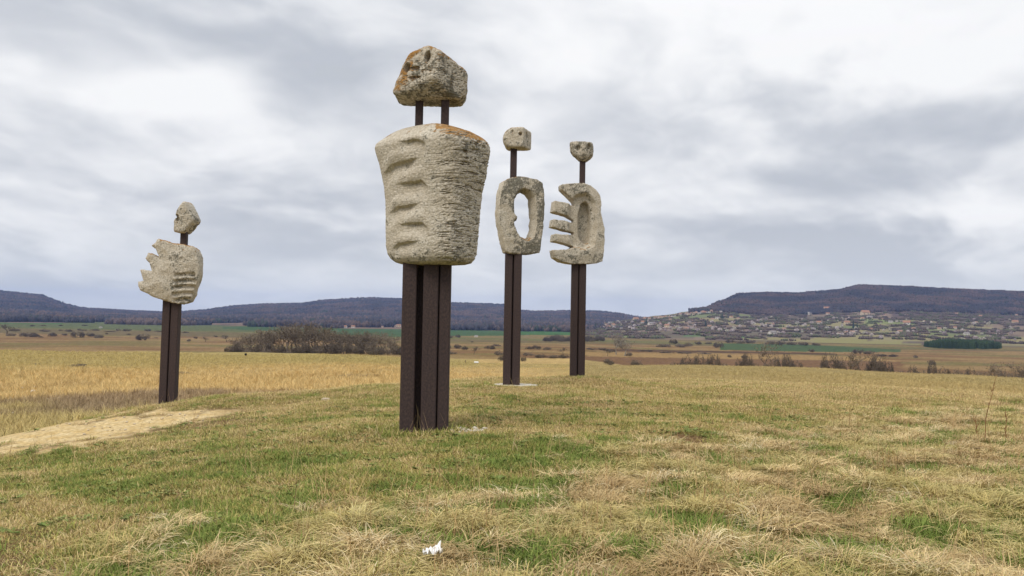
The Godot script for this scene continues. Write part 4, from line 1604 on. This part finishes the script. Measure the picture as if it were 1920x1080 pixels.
func blossom_proto(sd: int, c: Color) -> Node3D:
	var r := RandomNumberGenerator.new()
	r.seed = sd
	var o := Node3D.new()
	o.set_meta("called", "blossom_tree")
	o.set_meta("category", "tree")
	var v := PackedVector3Array()
	var idx := PackedInt32Array()
	var col := PackedColorArray()
	ribbon(v, idx, col, Vector3(0, -0.3, 0), Vector3(0.1, 1.6, 0), 0.2, 0.14, Color(1, 1, 1), 5)
	part("trunk", mesh_from(v, idx, col), tinted_wood(Color(0.08, 0.06, 0.05)), o)
	v = PackedVector3Array()
	idx = PackedInt32Array()
	col = PackedColorArray()
	for k in 160:
		var p := Vector3(r.randfn(), r.randfn() * 0.75, r.randfn()).limit_length(1.9) * 1.15 + Vector3(0, 2.7, 0)
		var s := r.randf_range(0.25, 0.55)
		var n := Vector3(r.randfn(), r.randfn(), r.randfn()).normalized()
		var t := n.cross(Vector3(0.2, 0.9, 0.3)).normalized()
		var b := n.cross(t)
		var g := r.randf_range(0.75, 1.1)
		var i := v.size()
		for q in [t + b, t - b, -t - b, b - t]:
			v.append(p + q * s)
			col.append(Color(g, g, g))
		idx.append_array([i, i + 1, i + 2, i, i + 2, i + 3])
	part("crown", mesh_from(v, idx, col), tinted_wood(c), o)
	return o


func build_villages() -> void:
	var r := RandomNumberGenerator.new()
	r.seed = 9
	M.pane = plain(Color(0.05, 0.055, 0.06), 0.3)
	var white := Color(0.62, 0.58, 0.52)
	var cream := Color(0.58, 0.48, 0.34)
	var tile := Color(0.31, 0.175, 0.115)
	var faded := Color(0.30, 0.19, 0.14)
	var ash := Color(0.24, 0.22, 0.21)
	var hs := [house_proto(white, tile, 10, 7.5, 3.6, 3.0), house_proto(white, ash, 11, 8, 3.4, 2.6), house_proto(cream, tile, 12, 8, 4.5, 3.2), house_proto(white, faded, 9, 7, 3.2, 3.0), house_proto(cream, faded, 10, 7, 3.2, 2.6)]
	var bl := [blossom_proto(1, Color(0.62, 0.55, 0.53)), blossom_proto(2, Color(0.50, 0.42, 0.42)), blossom_proto(3, Color(0.52, 0.49, 0.40))]
	# named houses of the slope: u, row, sort, size, label
	var named := [
		[1192, 601, 2, 1.7, "orange roofed cream house below the pair of poplars"],
		[1206, 606, 0, 1.3, "white house with a red roof just right of the house below the poplars"],
		[1220, 609, 1, 1.5, "bright white grey-roofed house at the left end of the slope"],
		[1144, 607, 1, 1.3, "large white house in the cluster above the pale willow"],
		[1550, 582, 2, 2.0, "large orange house in the upper gardens under the scarp"],
		[1552, 590, 0, 1.3, "white house directly below the large orange one under the scarp"],
		[1622, 591, 2, 2.4, "long two-storey orange roofed house high on the slope"],
		[1630, 597, 1, 1.5, "pale flat house below the long orange roofed one"],
		[1588, 608, 2, 1.3, "tall cream house above the dark cypresses"],
		[1700, 609, 0, 1.9, "white house with broken red roofs in the middle of the right slope"],
		[1812, 628, 1, 1.15, "round fronted white house above the pine plantation"],
		[1345, 598, 1, 1.2, "small bright white house beside dark firs on the slope"],
		[1409, 579, 1, 1.1, "white cottage alone at the edge of the scarp forest"],
		[1498, 582, 1, 1.1, "white pointed cottage left of the large orange house"],
		[1518, 590, 1, 1.8, "long pale house left of the white one under the orange house"],
		[1448, 627, 1, 1.5, "low white shed in the middle of the gardens"],
		[1340, 632, 4, 1.3, "cream barn on the edge of the green strip"],
		[1903, 607, 2, 1.5, "cream house with a red roof at the right hand clearing"],
		[1894, 588, 3, 1.3, "white house with faded roof high at the right hand end"],
		[857, 611, 2, 1.4, "cream house with orange roof right of the thickest post"],
		[227, 603, 1, 1.6, "white farmhouse at the foot of the ridge left of the lone figure"],
		[250, 602, 1, 1.2, "smaller white farmhouse next to the one left of the lone figure"],
		[288, 602, 1, 1.5, "long pale farm building just left of the lone figure's post"],
		[189, 615, 1, 1.0, "tiny white hut out on the plain left of the lone figure"],
		[893, 632, 1, 1.0, "tiny white hut out on the plain right of the thickest post"]]
	for a in named:
		var p := hit(a[0], a[1], 600.0)
		copy_of(hs[a[2]], p, r.randf_range(-0.5, 0.5), Vector3.ONE * a[3] * (0.72 if a[1] < 630.0 and a[0] > 700.0 else 0.4), a[4])
	# rows of houses: u0, u1, row0, row1, count, label, group
	for a in [
		[628, 672, 606, 615, 26, "small pale house of the village behind the wood", "houses of the village behind the wood"],
		[690, 758, 606, 614, 16, "small pale house of the hamlet left of the thickest post", "houses of the hamlet left of the thickest post"],
		[850, 945, 592, 604, 20, "small white house on the slope between the nearest figures", "houses on the slope between the nearest figures"],
		[1100, 1160, 598, 617, 30, "small house of the cluster right of the comb-toothed figure", "houses of the cluster right of the comb-toothed figure"],
		[1275, 1376, 578, 588, 36, "small house along the skyline above the village slope", "houses along the top of the village slope"],
		[1205, 1275, 588, 598, 18, "small house on the skyline right of the poplars", "houses right of the poplars"],
		[1230, 1560, 592, 622, 26, "small pale house among the gardens of the village slope", "houses among the gardens"],
		[1560, 1915, 585, 632, 26, "small pale house on the right half of the village slope", "houses on the right half of the slope"]]:
		for k in a[4]:
			var u := lerpf(a[0], a[1], (k + r.randf()) / a[4])
			var t: float = (u - a[0]) / (a[1] - a[0])
			var row: float = lerpf(a[2], a[3], r.randf())
			if a[0] == 1275:
				row = lerpf(589.0, 579.5, t) + r.randf_range(0.0, 4.0)
			elif a[0] == 1205:
				row = lerpf(598.0, 590.0, t) + r.randf_range(0.0, 4.0)
			var p := hit(u, row, 600.0)
			copy_of(hs[[0, 3, 1, 4, 1, 2, 3][r.randi() % 7]], p, r.randf_range(-0.9, 0.9), Vector3.ONE * r.randf_range(0.5, 0.85), a[5], a[6])
	for a in [
		[1225, 1420, 605, 624, 75, "pale blossoming tree in the left gardens of the slope"],
		[1235, 1320, 616, 625, 28, "pale blossoming tree in the row above the green strip"],
		[1420, 1600, 597, 632, 75, "pale blossoming tree in the middle gardens of the slope"],
		[1585, 1640, 618, 634, 26, "pale blossoming tree in the orchard below the cypresses"],
		[1640, 1915, 600, 640, 62, "pale blossoming tree in the right gardens of the slope"],
		[1110, 1225, 603, 622, 26, "pale blossoming tree near the pair of poplars' village"]]:
		for k in a[4]:
			var u := r.randf_range(a[0], a[1])
			var row := r.randf_range(a[2], a[3])
			if n_patch.get_noise_2d(u * 0.035, row * 0.12) < -0.18:
				continue
			var p := hit(u, row, 600.0)
			var s := r.randf_range(0.6, 1.45)
			copy_of(bl[r.randi() % 3], p, r.randf() * TAU, Vector3(s * 1.2, s, s * 1.2), a[5], a[5].replace("tree", "trees"))
	# dark firs between the houses
	var fir := Node3D.new()
	fir.set_meta("called", "fir_tree")
	fir.set_meta("category", "tree")
	var v := PackedVector3Array()
	var idx := PackedInt32Array()
	var col := PackedColorArray()
	for tier in 5:
		var b := v.size()
		v.append(Vector3(0, 4.5 + 2.0 * tier, 0))
		for i in 9:
			var t := TAU * i / 9.0
			var q := (2.3 - 0.4 * tier) * r.randf_range(0.75, 1.2)
			v.append(Vector3(cos(t) * q, 1.2 + 2.0 * tier, sin(t) * q))
		for i in 10:
			col.append(Color.WHITE)
		for i in 9:
			idx.append_array([b, b + 1 + i, b + 1 + (i + 1) % 9])
	part("crown", mesh_from(v, idx, col), tinted_wood(Color(0.03, 0.045, 0.03)), fir)
	v = PackedVector3Array()
	idx = PackedInt32Array()
	col = PackedColorArray()
	ribbon(v, idx, col, Vector3(0, -0.5, 0), Vector3(0, 3, 0), 0.25, 0.2, Color.WHITE, 5)
	part("trunk", mesh_from(v, idx, col), tinted_wood(Color(0.07, 0.05, 0.04)), fir)
	for a in [[1212, 608, 1.2], [1209, 608, 1.0], [1352, 598, 1.1], [1355, 599, 1.3], [1380, 608, 1.0], [1385, 608, 0.9], [1600, 617, 1.5], [1607, 618, 1.2], [1117, 618, 1.4], [1113, 608, 0.9], [1323, 612, 1.2], [1455, 600, 0.9], [1708, 600, 0.8], [1860, 606, 1.0], [740, 612, 1.5], [750, 612, 1.4], [755, 606, 1.3]]:
		var p := hit(a[0], a[1], 600.0)
		copy_of(fir, p, r.randf() * TAU, Vector3.ONE * a[2], "dark green fir standing among the village houses", "firs among the village houses")
	for p in hs + bl + [fir]:
		p.free()


# ================================================================ small things
func pebble(sd: int, flat: float) -> ArrayMesh:
	var r := RandomNumberGenerator.new()
	r.seed = sd
	var v := PackedVector3Array()
	var idx := PackedInt32Array()
	for j in 7:
		var el := PI * (j / 6.0 - 0.5)
		for i in 9:
			var t := TAU * i / 9.0
			var q := r.randf_range(0.82, 1.15)
			v.append(Vector3(cos(el) * cos(t), sin(el) * flat, cos(el) * sin(t)) * q)
	for j in 6:
		for i in 9:
			var a := j * 9 + i
			var b := j * 9 + (i + 1) % 9
			idx.append_array([a, b + 9, a + 9, a, b, b + 9])
	return mesh_from(v, idx, PackedColorArray(), false)


func stick(parent: Node, called: String, pts: Array, w0: float, w1: float, mat: Material) -> void:
	var v := PackedVector3Array()
	var idx := PackedInt32Array()
	var col := PackedColorArray()
	for i in pts.size() - 1:
		var a := float(i) / (pts.size() - 1)
		var b := float(i + 1) / (pts.size() - 1)
		ribbon(v, idx, col, pts[i], pts[i + 1], lerpf(w0, w1, a), lerpf(w0, w1, b), Color.WHITE, 5)
	part(called, mesh_from(v, idx, col), mat, parent)


func build_small_things() -> void:
	var r := RandomNumberGenerator.new()
	r.seed = 15
	var straw := plain(Color(0.46, 0.36, 0.21))
	var rusty := plain(Color(0.24, 0.13, 0.06))
	var chalk := plain(Color(0.50, 0.46, 0.38))
	# crumpled paper in the front grass
	var at := hit(810, 1058)
	var v := PackedVector3Array()
	var idx := PackedInt32Array()
	for j in 12:
		for i in 12:
			var x := (i / 11.0 - 0.5)
			var y := (j / 11.0 - 0.5)
			var q := 1.0 - 0.25 * n_fine.get_noise_2d(x * 5.0, y * 5.0)
			var h := 0.045 * absf(n_fine.get_noise_2d(x * 3.5 + 4.0, y * 3.5)) + 0.030 * r.randf() + 0.05 * maxf(0.0, x) * maxf(0.0, -y) * 4.0
			v.append(Vector3(x * 0.115 * q + 0.02 * y, 0.06 + h, y * 0.085 * q - 0.03 * x))
	for j in 11:
		for i in 11:
			var k := j * 12 + i
			if i > 7 and j > 7 or i < 2 and j < 3:
				continue
			idx.append_array([k, k + 1, k + 13, k, k + 13, k + 12])
	var paper := part("crumpled_paper", mesh_from(v, idx, PackedColorArray(), false), plain(Color(0.84, 0.84, 0.83)), self)
	paper.position = at
	tag(paper, "crumpled white paper scrap lying in the front dry grass", "litter")
	# forked dry stem before the large figure
	at = hit(962, 846)
	var s := thing("forked_stem", "pale forked dry stem standing in the green grass right of the thickest post", "dry stem", at)
	stick(s, "stem", [Vector3(-0.012, -0.02, 0), Vector3(0.005, 0.10, 0), Vector3(0.035, 0.22, 0.01)], 0.006, 0.003, straw)
	stick(s, "branch", [Vector3(0.01, 0.10, 0), Vector3(0.04, 0.05, 0.03), Vector3(0.065, -0.01, 0.05)], 0.004, 0.004, straw)
	# tall dry weeds at the right edge
	for a in [[1846, 832, 0.92, 0.16, "tallest dry brown weed stem at the right edge of the mound"], [1833, 822, 0.32, -0.06, "short bent dry weed stem left of the tallest one"], [1886, 826, 0.42, 0.0, "dry bushy weed stem right of the tallest one"]]:
		at = hit(a[0], a[1])
		s = thing("dry_weed", a[4], "dry weed", at)
		var pts := []
		for k in 6:
			var t := k / 5.0
			pts.append(Vector3(a[3] * t * t + 0.008 * sin(k * 2.1), a[2] * t - 0.03, 0.01 * cos(k * 1.7)))
		stick(s, "stem", pts, 0.007, 0.003, rusty)
		for k in 14:
			var t := r.randf_range(0.25, 1.0)
			var p := Vector3(a[3] * t * t, a[2] * t, 0)
			stick(s, "side_shoot", [p, p + Vector3(r.randf_range(-0.05, 0.05), r.randf_range(0.02, 0.09), r.randf_range(-0.05, 0.05))], 0.003, 0.002, rusty)
	# footing and stones
	at = hit(966, 723.5)
	v = PackedVector3Array([Vector3(0, 0.035, 0)])
	idx = PackedInt32Array()
	for k in 40:
		var t := TAU * k / 40.0
		var q := 0.50 + 0.10 * n_fine.get_noise_1d(k * 0.35)
		v.append(Vector3(cos(t) * q, 0.03 + 0.012 * n_fine.get_noise_1d(k * 1.7), sin(t) * q * 0.9))
		v.append(Vector3(cos(t) * q * 1.06, -0.10, sin(t) * q * 0.95))
	for k in 40:
		var a := 1 + 2 * k
		var b := 1 + 2 * ((k + 1) % 40)
		idx.append_array([0, a, b, a, a + 1, b + 1, a, b + 1, b])
	var f := part("concrete_footing", mesh_from(v, idx, PackedColorArray(), false), M.concrete if M.has("concrete") else chalk, self)
	f.position = at
	tag(f, "pale worn concrete footing round the foot of the ring torso figure", "footing")
	var stones := [pebble(1, 0.6), pebble(2, 0.5), pebble(3, 0.7)]
	for k in 34:
		var u := r.randf_range(845.0, 912.0)
		var row := 808.0 + r.randf_range(-4.0, 4.0)
		var o := part("stone", stones[k % 3], chalk, self)
		o.position = hit(u, row) + Vector3(0, 0.012, 0)
		o.rotation.y = r.randf() * TAU
		o.scale = Vector3.ONE * r.randf_range(0.012, 0.038)
		tag(o, "small chalky stone right of the thickest post's foot", "stone", "chalky stones beside the thickest post")
	for k in 60:
		var u := r.randf_range(40.0, 420.0)
		var row: float = lerpf(812.0, 775.0, (u - 40.0) / 380.0) + r.randfn() * 13.0
		var p := hit(u, row)
		if sand_amount(p.x, p.z) < 0.3:
			continue
		var o := part("stone", stones[k % 3], plain(Color(0.52, 0.42, 0.26)) if k % 4 else plain(Color(0.50, 0.42, 0.30)), self)
		o.position = p + Vector3(0, 0.01, 0)
		o.rotation.y = r.randf() * TAU
		o.scale = Vector3.ONE * r.randf_range(0.012, 0.032)
		tag(o, "small stone lying on the bare sandy patch", "stone", "stones on the sandy patch")
	for a in [[42, 732, 7], [66, 727, 4], [62, 740, 9], [82, 740, 6], [25, 741, 6], [52, 748, 6], [90, 752, 5], [110, 748, 4], [24, 779, 7], [70, 747, 5]]:
		var p := hit(a[0], a[1], 24.0)
		var sz: float = a[2] * -p.z / F * 0.6
		var o := part("pale_boulder", stones[int(a[0]) % 3], plain(Color(0.62, 0.60, 0.55)), self)
		o.position = p + Vector3(0, sz * 0.9, 0)
		o.rotation.y = a[0]
		o.scale = Vector3(sz, sz * 1.1, sz)
		tag(o, "pale rock showing through the reeds below the sandy patch", "rock", "pale rocks among the reeds")
	var st := part("stone", stones[0], plain(Color(0.42, 0.35, 0.25)), self)
	st.position = hit(611, 752) + Vector3(0, 0.03, 0)
	st.scale = Vector3(0.10, 0.07, 0.08)
	tag(st, "lone grey stone in the grass left of the thickest post", "stone")
	# info table and posts out on the meadow
	at = hit(893, 683, 60.0)
	var k := -at.z / F
	var tb := thing("meadow_table", "tiny white table-like panel on two legs out on the meadow", "panel", at)
	var bm := BoxMesh.new()
	bm.size = Vector3(8.0 * k, 1.6 * k, 3.0 * k)
	var top := part("panel", bm, plain(Color(0.75, 0.74, 0.72)), tb)
	top.position = Vector3(0, 3.6 * k, 0)
	top.rotation.x = 0.5
	for sx in [-1.0, 1.0]:
		part("leg", bar(0.7 * k, 0.7 * k, -0.5 * k, 3.6 * k, sx * 3.0 * k, 0.0, 0.0, 0.05 * k), rusty, tb)
	at = hit(872.5, 681, 60.0)
	k = -at.z / F
	var po := part("meadow_post", bar(0.9 * k, 0.9 * k, -0.5 * k, 6.0 * k, 0, 0, 0, 0.1 * k), plain(Color(0.06, 0.045, 0.04)), self)
	po.position = at
	tag(po, "thin dark post left of the white panel on the meadow", "post")
	at = hit(460.5, 672, 60.0)
	k = -at.z / F
	var mk := thing("marker_post", "pale stake with a round black top in the left meadow", "post", at)
	part("stake", bar(1.0 * k, 1.0 * k, -0.5 * k, 6.5 * k, 0, 0, 0, 0.1 * k), straw, mk)
	var ball := part("top", pebble(7, 0.9), plain(Color(0.012, 0.012, 0.012)), mk)
	ball.position = Vector3(0, 7.5 * k, 0)
	ball.scale = Vector3.ONE * 2.4 * k
	var sp := foot(1360, 150.0)
	var wp := part("white_stake", bar(0.10, 0.10, -0.2, 1.0, 0, 0, 0, 0.01), plain(Color(0.6, 0.58, 0.52)), self)
	wp.position = sp
	tag(wp, "thin white stake before the hedge at the meadow's far edge", "post")


# ================================================================ grass
# tufts of blades; style: 0 short turf, 1 long matted, 2 upright reed, 3 lush short
func tuft(sd: int, style: int) -> ArrayMesh:
	var r := RandomNumberGenerator.new()
	r.seed = sd
	var v := PackedVector3Array()
	var idx := PackedInt32Array()
	var col := PackedColorArray()
	var count: int = [38, 36, 16, 34, 7, 9][style]
	for k in count:
		var spread: float = [0.13, 0.12, 0.22, 0.10, 0.25, 0.012][style]
		var p := Vector3(r.randf_range(-1, 1), 0, r.randf_range(-1, 1)) * spread
		p.y = -0.015
		var len: float = [r.randf_range(0.03, 0.075), r.randf_range(0.10, 0.28), r.randf_range(0.35, 0.9), r.randf_range(0.04, 0.11), r.randf_range(0.15, 0.5), r.randf_range(0.035, 0.075)][style]
		var az := r.randf() * TAU
		var pitch := r.randf_range(0.15, 1.15)
		var bend := r.randf_range(0.3, 1.4)
		if style == 1:
			az = r.randfn() * 0.85
			pitch = r.randf_range(0.15, 1.0)
			bend = r.randf_range(1.1, 2.4)
		elif style == 2:
			pitch = r.randf_range(0.8, 1.5)
			bend = r.randf_range(0.1, 1.2)
		elif style == 4:
			pitch = r.randf_range(0.2, 1.5)
			bend = r.randf_range(0.0, 0.5)
		elif style == 5:
			pitch = r.randf_range(0.15, 0.6)
			bend = r.randf_range(0.2, 0.7)
		var segs: int = [2, 4, 3, 2, 3, 3][style]
		var w: float = [0.0030, 0.0026, 0.010, 0.0030, 0.0019, 0.0115][style] * r.randf_range(0.7, 1.3)
		var g := r.randf_range(0.6, 1.3)
		var c := Color(g * r.randf_range(0.94, 1.06), g, g * r.randf_range(0.85, 1.1))
		if style == 0 and r.randf() < 0.3:
			c = Color(g * 1.25, g * 1.05, g * 1.1)
		var flat := Vector3(cos(az), 0, sin(az))
		var side := Vector3(-sin(az), r.randf_range(-0.5, 0.5), cos(az)).normalized()
		var b := v.size()
		for s in segs + 1:
			var t := float(s) / segs
			var ww := w * (1.0 - 0.85 * t * t) if style != 5 else w * (0.25 + 2.6 * t * (1.0 - t) + 0.02)
			v.append(p - side * ww)
			v.append(p + side * ww)
			col.append(c)
			col.append(c)
			var a := pitch - bend * t
			p += (flat * cos(a) + Vector3.UP * sin(a)) * len / segs
			if p.y < 0.012 and style == 1 and s > 0:
				p.y = 0.012 + 0.02 * r.randf()
		for s in segs:
			var q := b + 2 * s
			idx.append_array([q, q + 1, q + 3, q, q + 3, q + 2])
	return mesh_from(v, idx, col)


func lay(style: int, sets: Array, tr: Array, co: Array, called: String, label: String, category: String) -> void:
	for k in 3:
		scatter(called, sets[k], M.grass, tr[k], co[k], label, category, label)


func spot_ok(x: float, z: float) -> bool:
	# keeps blades out of the posts and the footing
	if absf(x + 1.22) < 0.36 and absf(z + 12.3) < 0.30:
		return false
	var fx := x - 0.05
	var fz := z + 20.45
	return fx * fx + fz * fz > 0.27


func mix_color(list: Array, r: RandomNumberGenerator) -> Color:
	var c: Color = list[0].lerp(list[1], r.randf())
	var g := r.randf_range(0.85, 1.15)
	return Color(c.r * g, c.g * g, c.b * g)


func build_grass() -> void:
	var r := RandomNumberGenerator.new()
	r.seed = 5
	var sets := []
	for s in 6:
		var a := []
		for k in 3:
			a.append(tuft(300 + s * 10 + k, s))
		sets.append(a)
	var straw := [Color(0.80, 0.645, 0.36), Color(0.58, 0.43, 0.21)]
	var buff := [Color(0.58, 0.455, 0.20), Color(0.42, 0.325, 0.135)]
	var olive := [Color(0.41, 0.37, 0.11), Color(0.54, 0.45, 0.17)]
	var green := [Color(0.27, 0.30, 0.07), Color(0.35, 0.35, 0.095)]
	var lush := [Color(0.175, 0.245, 0.055), Color(0.235, 0.295, 0.07)]
	# long matted dry grass
	var tr := [[], [], []]
	var co := [[], [], []]
	var n := 0
	for i in 70000:
		var d := sqrt(lerpf(3.4 * 3.4, 26.0 * 26.0, r.randf()))
		var u := r.randf_range(-330.0, 2250.0)
		var x := (u - 960.0) / F * d
		var z := -d
		var dry := dry_amount(x, z)
		if r.randf() > dry * lerpf(1.0, 0.55, smoothstep(10.0, 20.0, d)):
			continue
		var g := n_patch.get_noise_2d(x * 1.1 + 20.0, z * 1.1) + 0.4 * n_fine.get_noise_2d(x * 3.0, z * 3.0)
		if g > 0.22 or soil_amount(x, z) > 0.75 or not spot_ok(x, z):
			continue
		# tussocks: the blades fall away from the top of each
		var b0 := n_patch.get_noise_2d(x * 1.5, z * 1.5)
		var bx := n_patch.get_noise_2d(x * 1.5 + 0.08, z * 1.5) - b0
		var bz := n_patch.get_noise_2d(x * 1.5, z * 1.5 + 0.08) - b0
		var away := Vector2(-bx, -bz) * 9.0 + Vector2(0.35, 0.15)
		var flow := -away.angle() + r.randfn() * 0.45
		var s := r.randf_range(0.65, 1.2) * (1.0 + 0.4 * n_soft.get_noise_2d(x * 0.8 + 4.0, z * 0.8))
		var k := n % 3
		n += 1
		tr[k].append(Transform3D(Basis(Vector3.UP, flow).scaled(Vector3(s, s * r.randf_range(0.7, 1.3), s)), Vector3(x, ground(x, z) + 0.11 * maxf(b0 + 0.1, 0.0), z)))
		var c := mix_color(straw, r)
		if r.randf() < 0.12:
			c = mix_color([Color(0.80, 0.69, 0.45), Color(0.74, 0.62, 0.38)], r)
		var m := n_soft.get_noise_2d(x * 0.6 + 60.0, z * 0.6)
		if m > 0.1:
			c = c.lerp(mix_color([Color(0.52, 0.37, 0.18), Color(0.42, 0.30, 0.14)], r), 0.8 * smoothstep(0.1, 0.4, m))
		elif m < -0.1 or r.randf() < 0.15:
			c = c.lerp(mix_color(olive, r), 0.65)
		co[k].append(c)
	lay(1, sets[1], tr, co, "dry_grass", "long matted straw coloured grass over the front of the mound", "grass")
	# short turf on the mound
	tr = [[], [], []]
	co = [[], [], []]
	var tl := [[], [], []]
	var cl := [[], [], []]
	for i in 340000:
		var d := sqrt(lerpf(3.2 * 3.2, 40.0 * 40.0, pow(r.randf(), 1.5)))
		var u := r.randf_range(-380.0, 2300.0)
		var x := (u - 960.0) / F * d
		var z := -d
		var mound := is_mound(x, z)
		if r.randf() > mound * 1.2 or not spot_ok(x, z):
			continue
		if r.randf() < soil_amount(x, z) * 0.93 or sand_amount(x, z) > 0.15 + 0.85 * pow(r.randf(), 2.6):
			continue
		var dry := dry_amount(x, z)
		var g := n_patch.get_noise_2d(x * 0.45, z * 0.45) * 0.5 + n_patch.get_noise_2d(x * 1.6 + 7.0, z * 1.6) * 0.55 + n_patch.get_noise_2d(x * 4.2 + 7.0, z * 4.2) * 0.45
		g += 0.20 * smoothstep(0.0, -3.0, x) * smoothstep(16.0, 9.0, d) + 0.15 * smoothstep(14.0, 9.0, d) * smoothstep(4.0, 0.0, absf(x + 0.3))
		var gx := x - 0.55
		var gz := z + 10.6
		g += 0.6 * exp(-(gx * gx * 1.6 + gz * gz * 1.2))
		g += 0.25 * dry
		g -= 0.25 * smoothstep(15.0, 26.0, d) + 0.25 * smoothstep(2.0, 9.0, x)
		g += 0.26 * r.randfn()
		var k := n % 3
		n += 1
		var s := r.randf_range(0.7, 1.25) * lerpf(1.0, 1.5, smoothstep(12.0, 34.0, d))
		var c := mix_color(buff, r)
		if g > 0.30:
			c = mix_color(green, r)
		elif g > -0.05:
			c = mix_color(olive, r)
		elif r.randf() < 0.5:
			c = mix_color(straw, r)
		var t := Transform3D(Basis(Vector3.UP, r.randf() * TAU).scaled(Vector3(s, s * r.randf_range(0.7, 1.2), s)), Vector3(x, ground(x, z), z))
		var gap := dry > 0.35 and n_patch.get_noise_2d(x * 1.1 + 20.0, z * 1.1) + 0.4 * n_fine.get_noise_2d(x * 3.0, z * 3.0) > 0.24
		if gap and r.randf() < 0.8:
			tl[k].append(t.scaled_local(Vector3(1.3, 1.5, 1.3)))
			cl[k].append(mix_color(lush, r))
		elif g > 0.55:
			tl[k].append(t)
			cl[k].append(mix_color(lush, r))
		else:
			tr[k].append(t)
			co[k].append(c)
	lay(0, sets[0], tr, co, "short_grass", "short green and tan turf covering the mound", "grass")
	lay(3, sets[3], tl, cl, "lush_grass", "richer green grass patches on the mound", "grass")
	# loose dry stalks, thickest where the old grass stands
	tr = [[], [], []]
	co = [[], [], []]
	for i in 9000:
		var d := sqrt(lerpf(3.4 * 3.4, 20.0 * 20.0, r.randf()))
		var x := (r.randf_range(-330.0, 2250.0) - 960.0) / F * d
		var z := -d
		if r.randf() > 0.06 + 0.5 * dry_amount(x, z) * smoothstep(-0.2, 0.3, n_soft.get_noise_2d(x * 0.7, z * 0.7)) or not spot_ok(x, z) or sand_amount(x, z) > 0.2:
			continue
		var k := i % 3
		tr[k].append(Transform3D(Basis(Vector3.UP, r.randf() * TAU).scaled(Vector3.ONE * r.randf_range(0.6, 1.2)), Vector3(x, ground(x, z) + 0.02, z)))
		co[k].append(mix_color([Color(0.58, 0.42, 0.22), Color(0.40, 0.25, 0.115)], r))
	lay(4, sets[4], tr, co, "dry_stalks", "loose dry brown stalks standing among the mound's grass", "grass")
	# flat broad-leaved weeds
	tr = [[], [], []]
	co = [[], [], []]
	for i in 9000:
		var d := sqrt(lerpf(3.4 * 3.4, 17.0 * 17.0, r.randf()))
		var x := (r.randf_range(-330.0, 2250.0) - 960.0) / F * d
		var z := -d
		if r.randf() < dry_amount(x, z) * 0.85 or n_patch.get_noise_2d(x * 0.9 + 70.0, z * 0.9) < 0.10 + 0.2 * r.randf() or not spot_ok(x, z) or sand_amount(x, z) > 0.3:
			continue
		tr[i % 3].append(Transform3D(Basis(Vector3.UP, r.randf() * TAU).scaled(Vector3.ONE * r.randf_range(0.5, 1.15)), Vector3(x, ground(x, z) + 0.03, z)))
		co[i % 3].append(mix_color([Color(0.16, 0.215, 0.055), Color(0.27, 0.285, 0.10)], r))
	lay(5, sets[5], tr, co, "broad_leaved_weeds", "small flat broad-leaved weeds scattered through the mound's turf", "weeds")
	# taller green grass against the foot of the large figure
	tr = [[], [], []]
	co = [[], [], []]
	for i in 220:
		var a := r.randf() * TAU
		var q := r.randf_range(0.9, 1.5)
		var x := -1.22 + cos(a) * 0.42 * q
		var z := -12.25 + sin(a) * 0.36 * q
		if not spot_ok(x, z):
			continue
		tr[i % 3].append(Transform3D(Basis(Vector3.UP, r.randf() * TAU).scaled(Vector3.ONE * r.randf_range(0.9, 1.8)), Vector3(x, ground(x, z), z)))
		co[i % 3].append(mix_color(green if i % 4 else straw, r))
	lay(3, sets[3], tr, co, "foot_grass", "taller green grass growing against the thickest post", "grass")
	# reed-like dry meadow below the mound
	tr = [[], [], []]
	co = [[], [], []]
	for i in 118000:
		var d := lerpf(22.0, 190.0, pow(r.randf(), 1.35))
		var u := r.randf_range(-380.0, 2300.0)
		var x := (u - 960.0) / F * d
		var z := -d
		if r.randf() < is_mound(x, z) * 1.6:
			continue
		var left := smoothstep(1000.0, 700.0, u)
		var k := n % 3
		n += 1
		var s := r.randf_range(0.7, 1.2) * lerpf(0.30, 0.75, left) * lerpf(1.0, 1.25, smoothstep(40.0, 120.0, d))
		if d > 110.0:
			s *= 0.6
		var h := ground(x, z)
		var c := field_color(x, z)
		var g := r.randf_range(0.8, 1.35)
		c = Color(c.r * g * 1.1, c.g * g * 1.1, c.b * g * 1.1)
		tr[k].append(Transform3D(Basis(Vector3.UP, r.randf() * TAU).scaled(Vector3(s * 1.3, s, s * 1.3)), Vector3(x, h, z)))
		co[k].append(c)
	lay(2, sets[2], tr, co, "reed_grass", "tall dry ochre grass of the meadow below the mound", "grass")


# ================================================================ labels
func ordinal(n: int) -> String:
	var small := ["", "first", "second", "third", "fourth", "fifth", "sixth", "seventh", "eighth", "ninth", "tenth", "eleventh", "twelfth", "thirteenth", "fourteenth", "fifteenth", "sixteenth", "seventeenth", "eighteenth", "nineteenth"]
	var tens := ["", "", "twent", "thirt", "fort", "fift", "sixt", "sevent", "eight", "ninet"]
	if n < 20:
		return small[n]
	if n % 10 == 0:
		return tens[n / 10] + "ieth"
	return tens[n / 10] + "y-" + small[n % 10]


# things that share a label are told apart by their place in their row, counted from the left
func tell_apart() -> void:
	var same := {}
	for o in get_children():
		if o.has_meta("label") and o.has_meta("group") and not o is MultiMeshInstance3D:
			var l: String = o.get_meta("label")
			if not same.has(l):
				same[l] = []
			same[l].append(o)
	for l in same:
		var list: Array = same[l]
		if list.size() < 2:
			continue
		list.sort_custom(func(a, b): return a.position.x / -a.position.z < b.position.x / -b.position.z)
		for i in list.size():
			list[i].set_meta("label", "%s, %s from the left" % [l, ordinal(i + 1)])
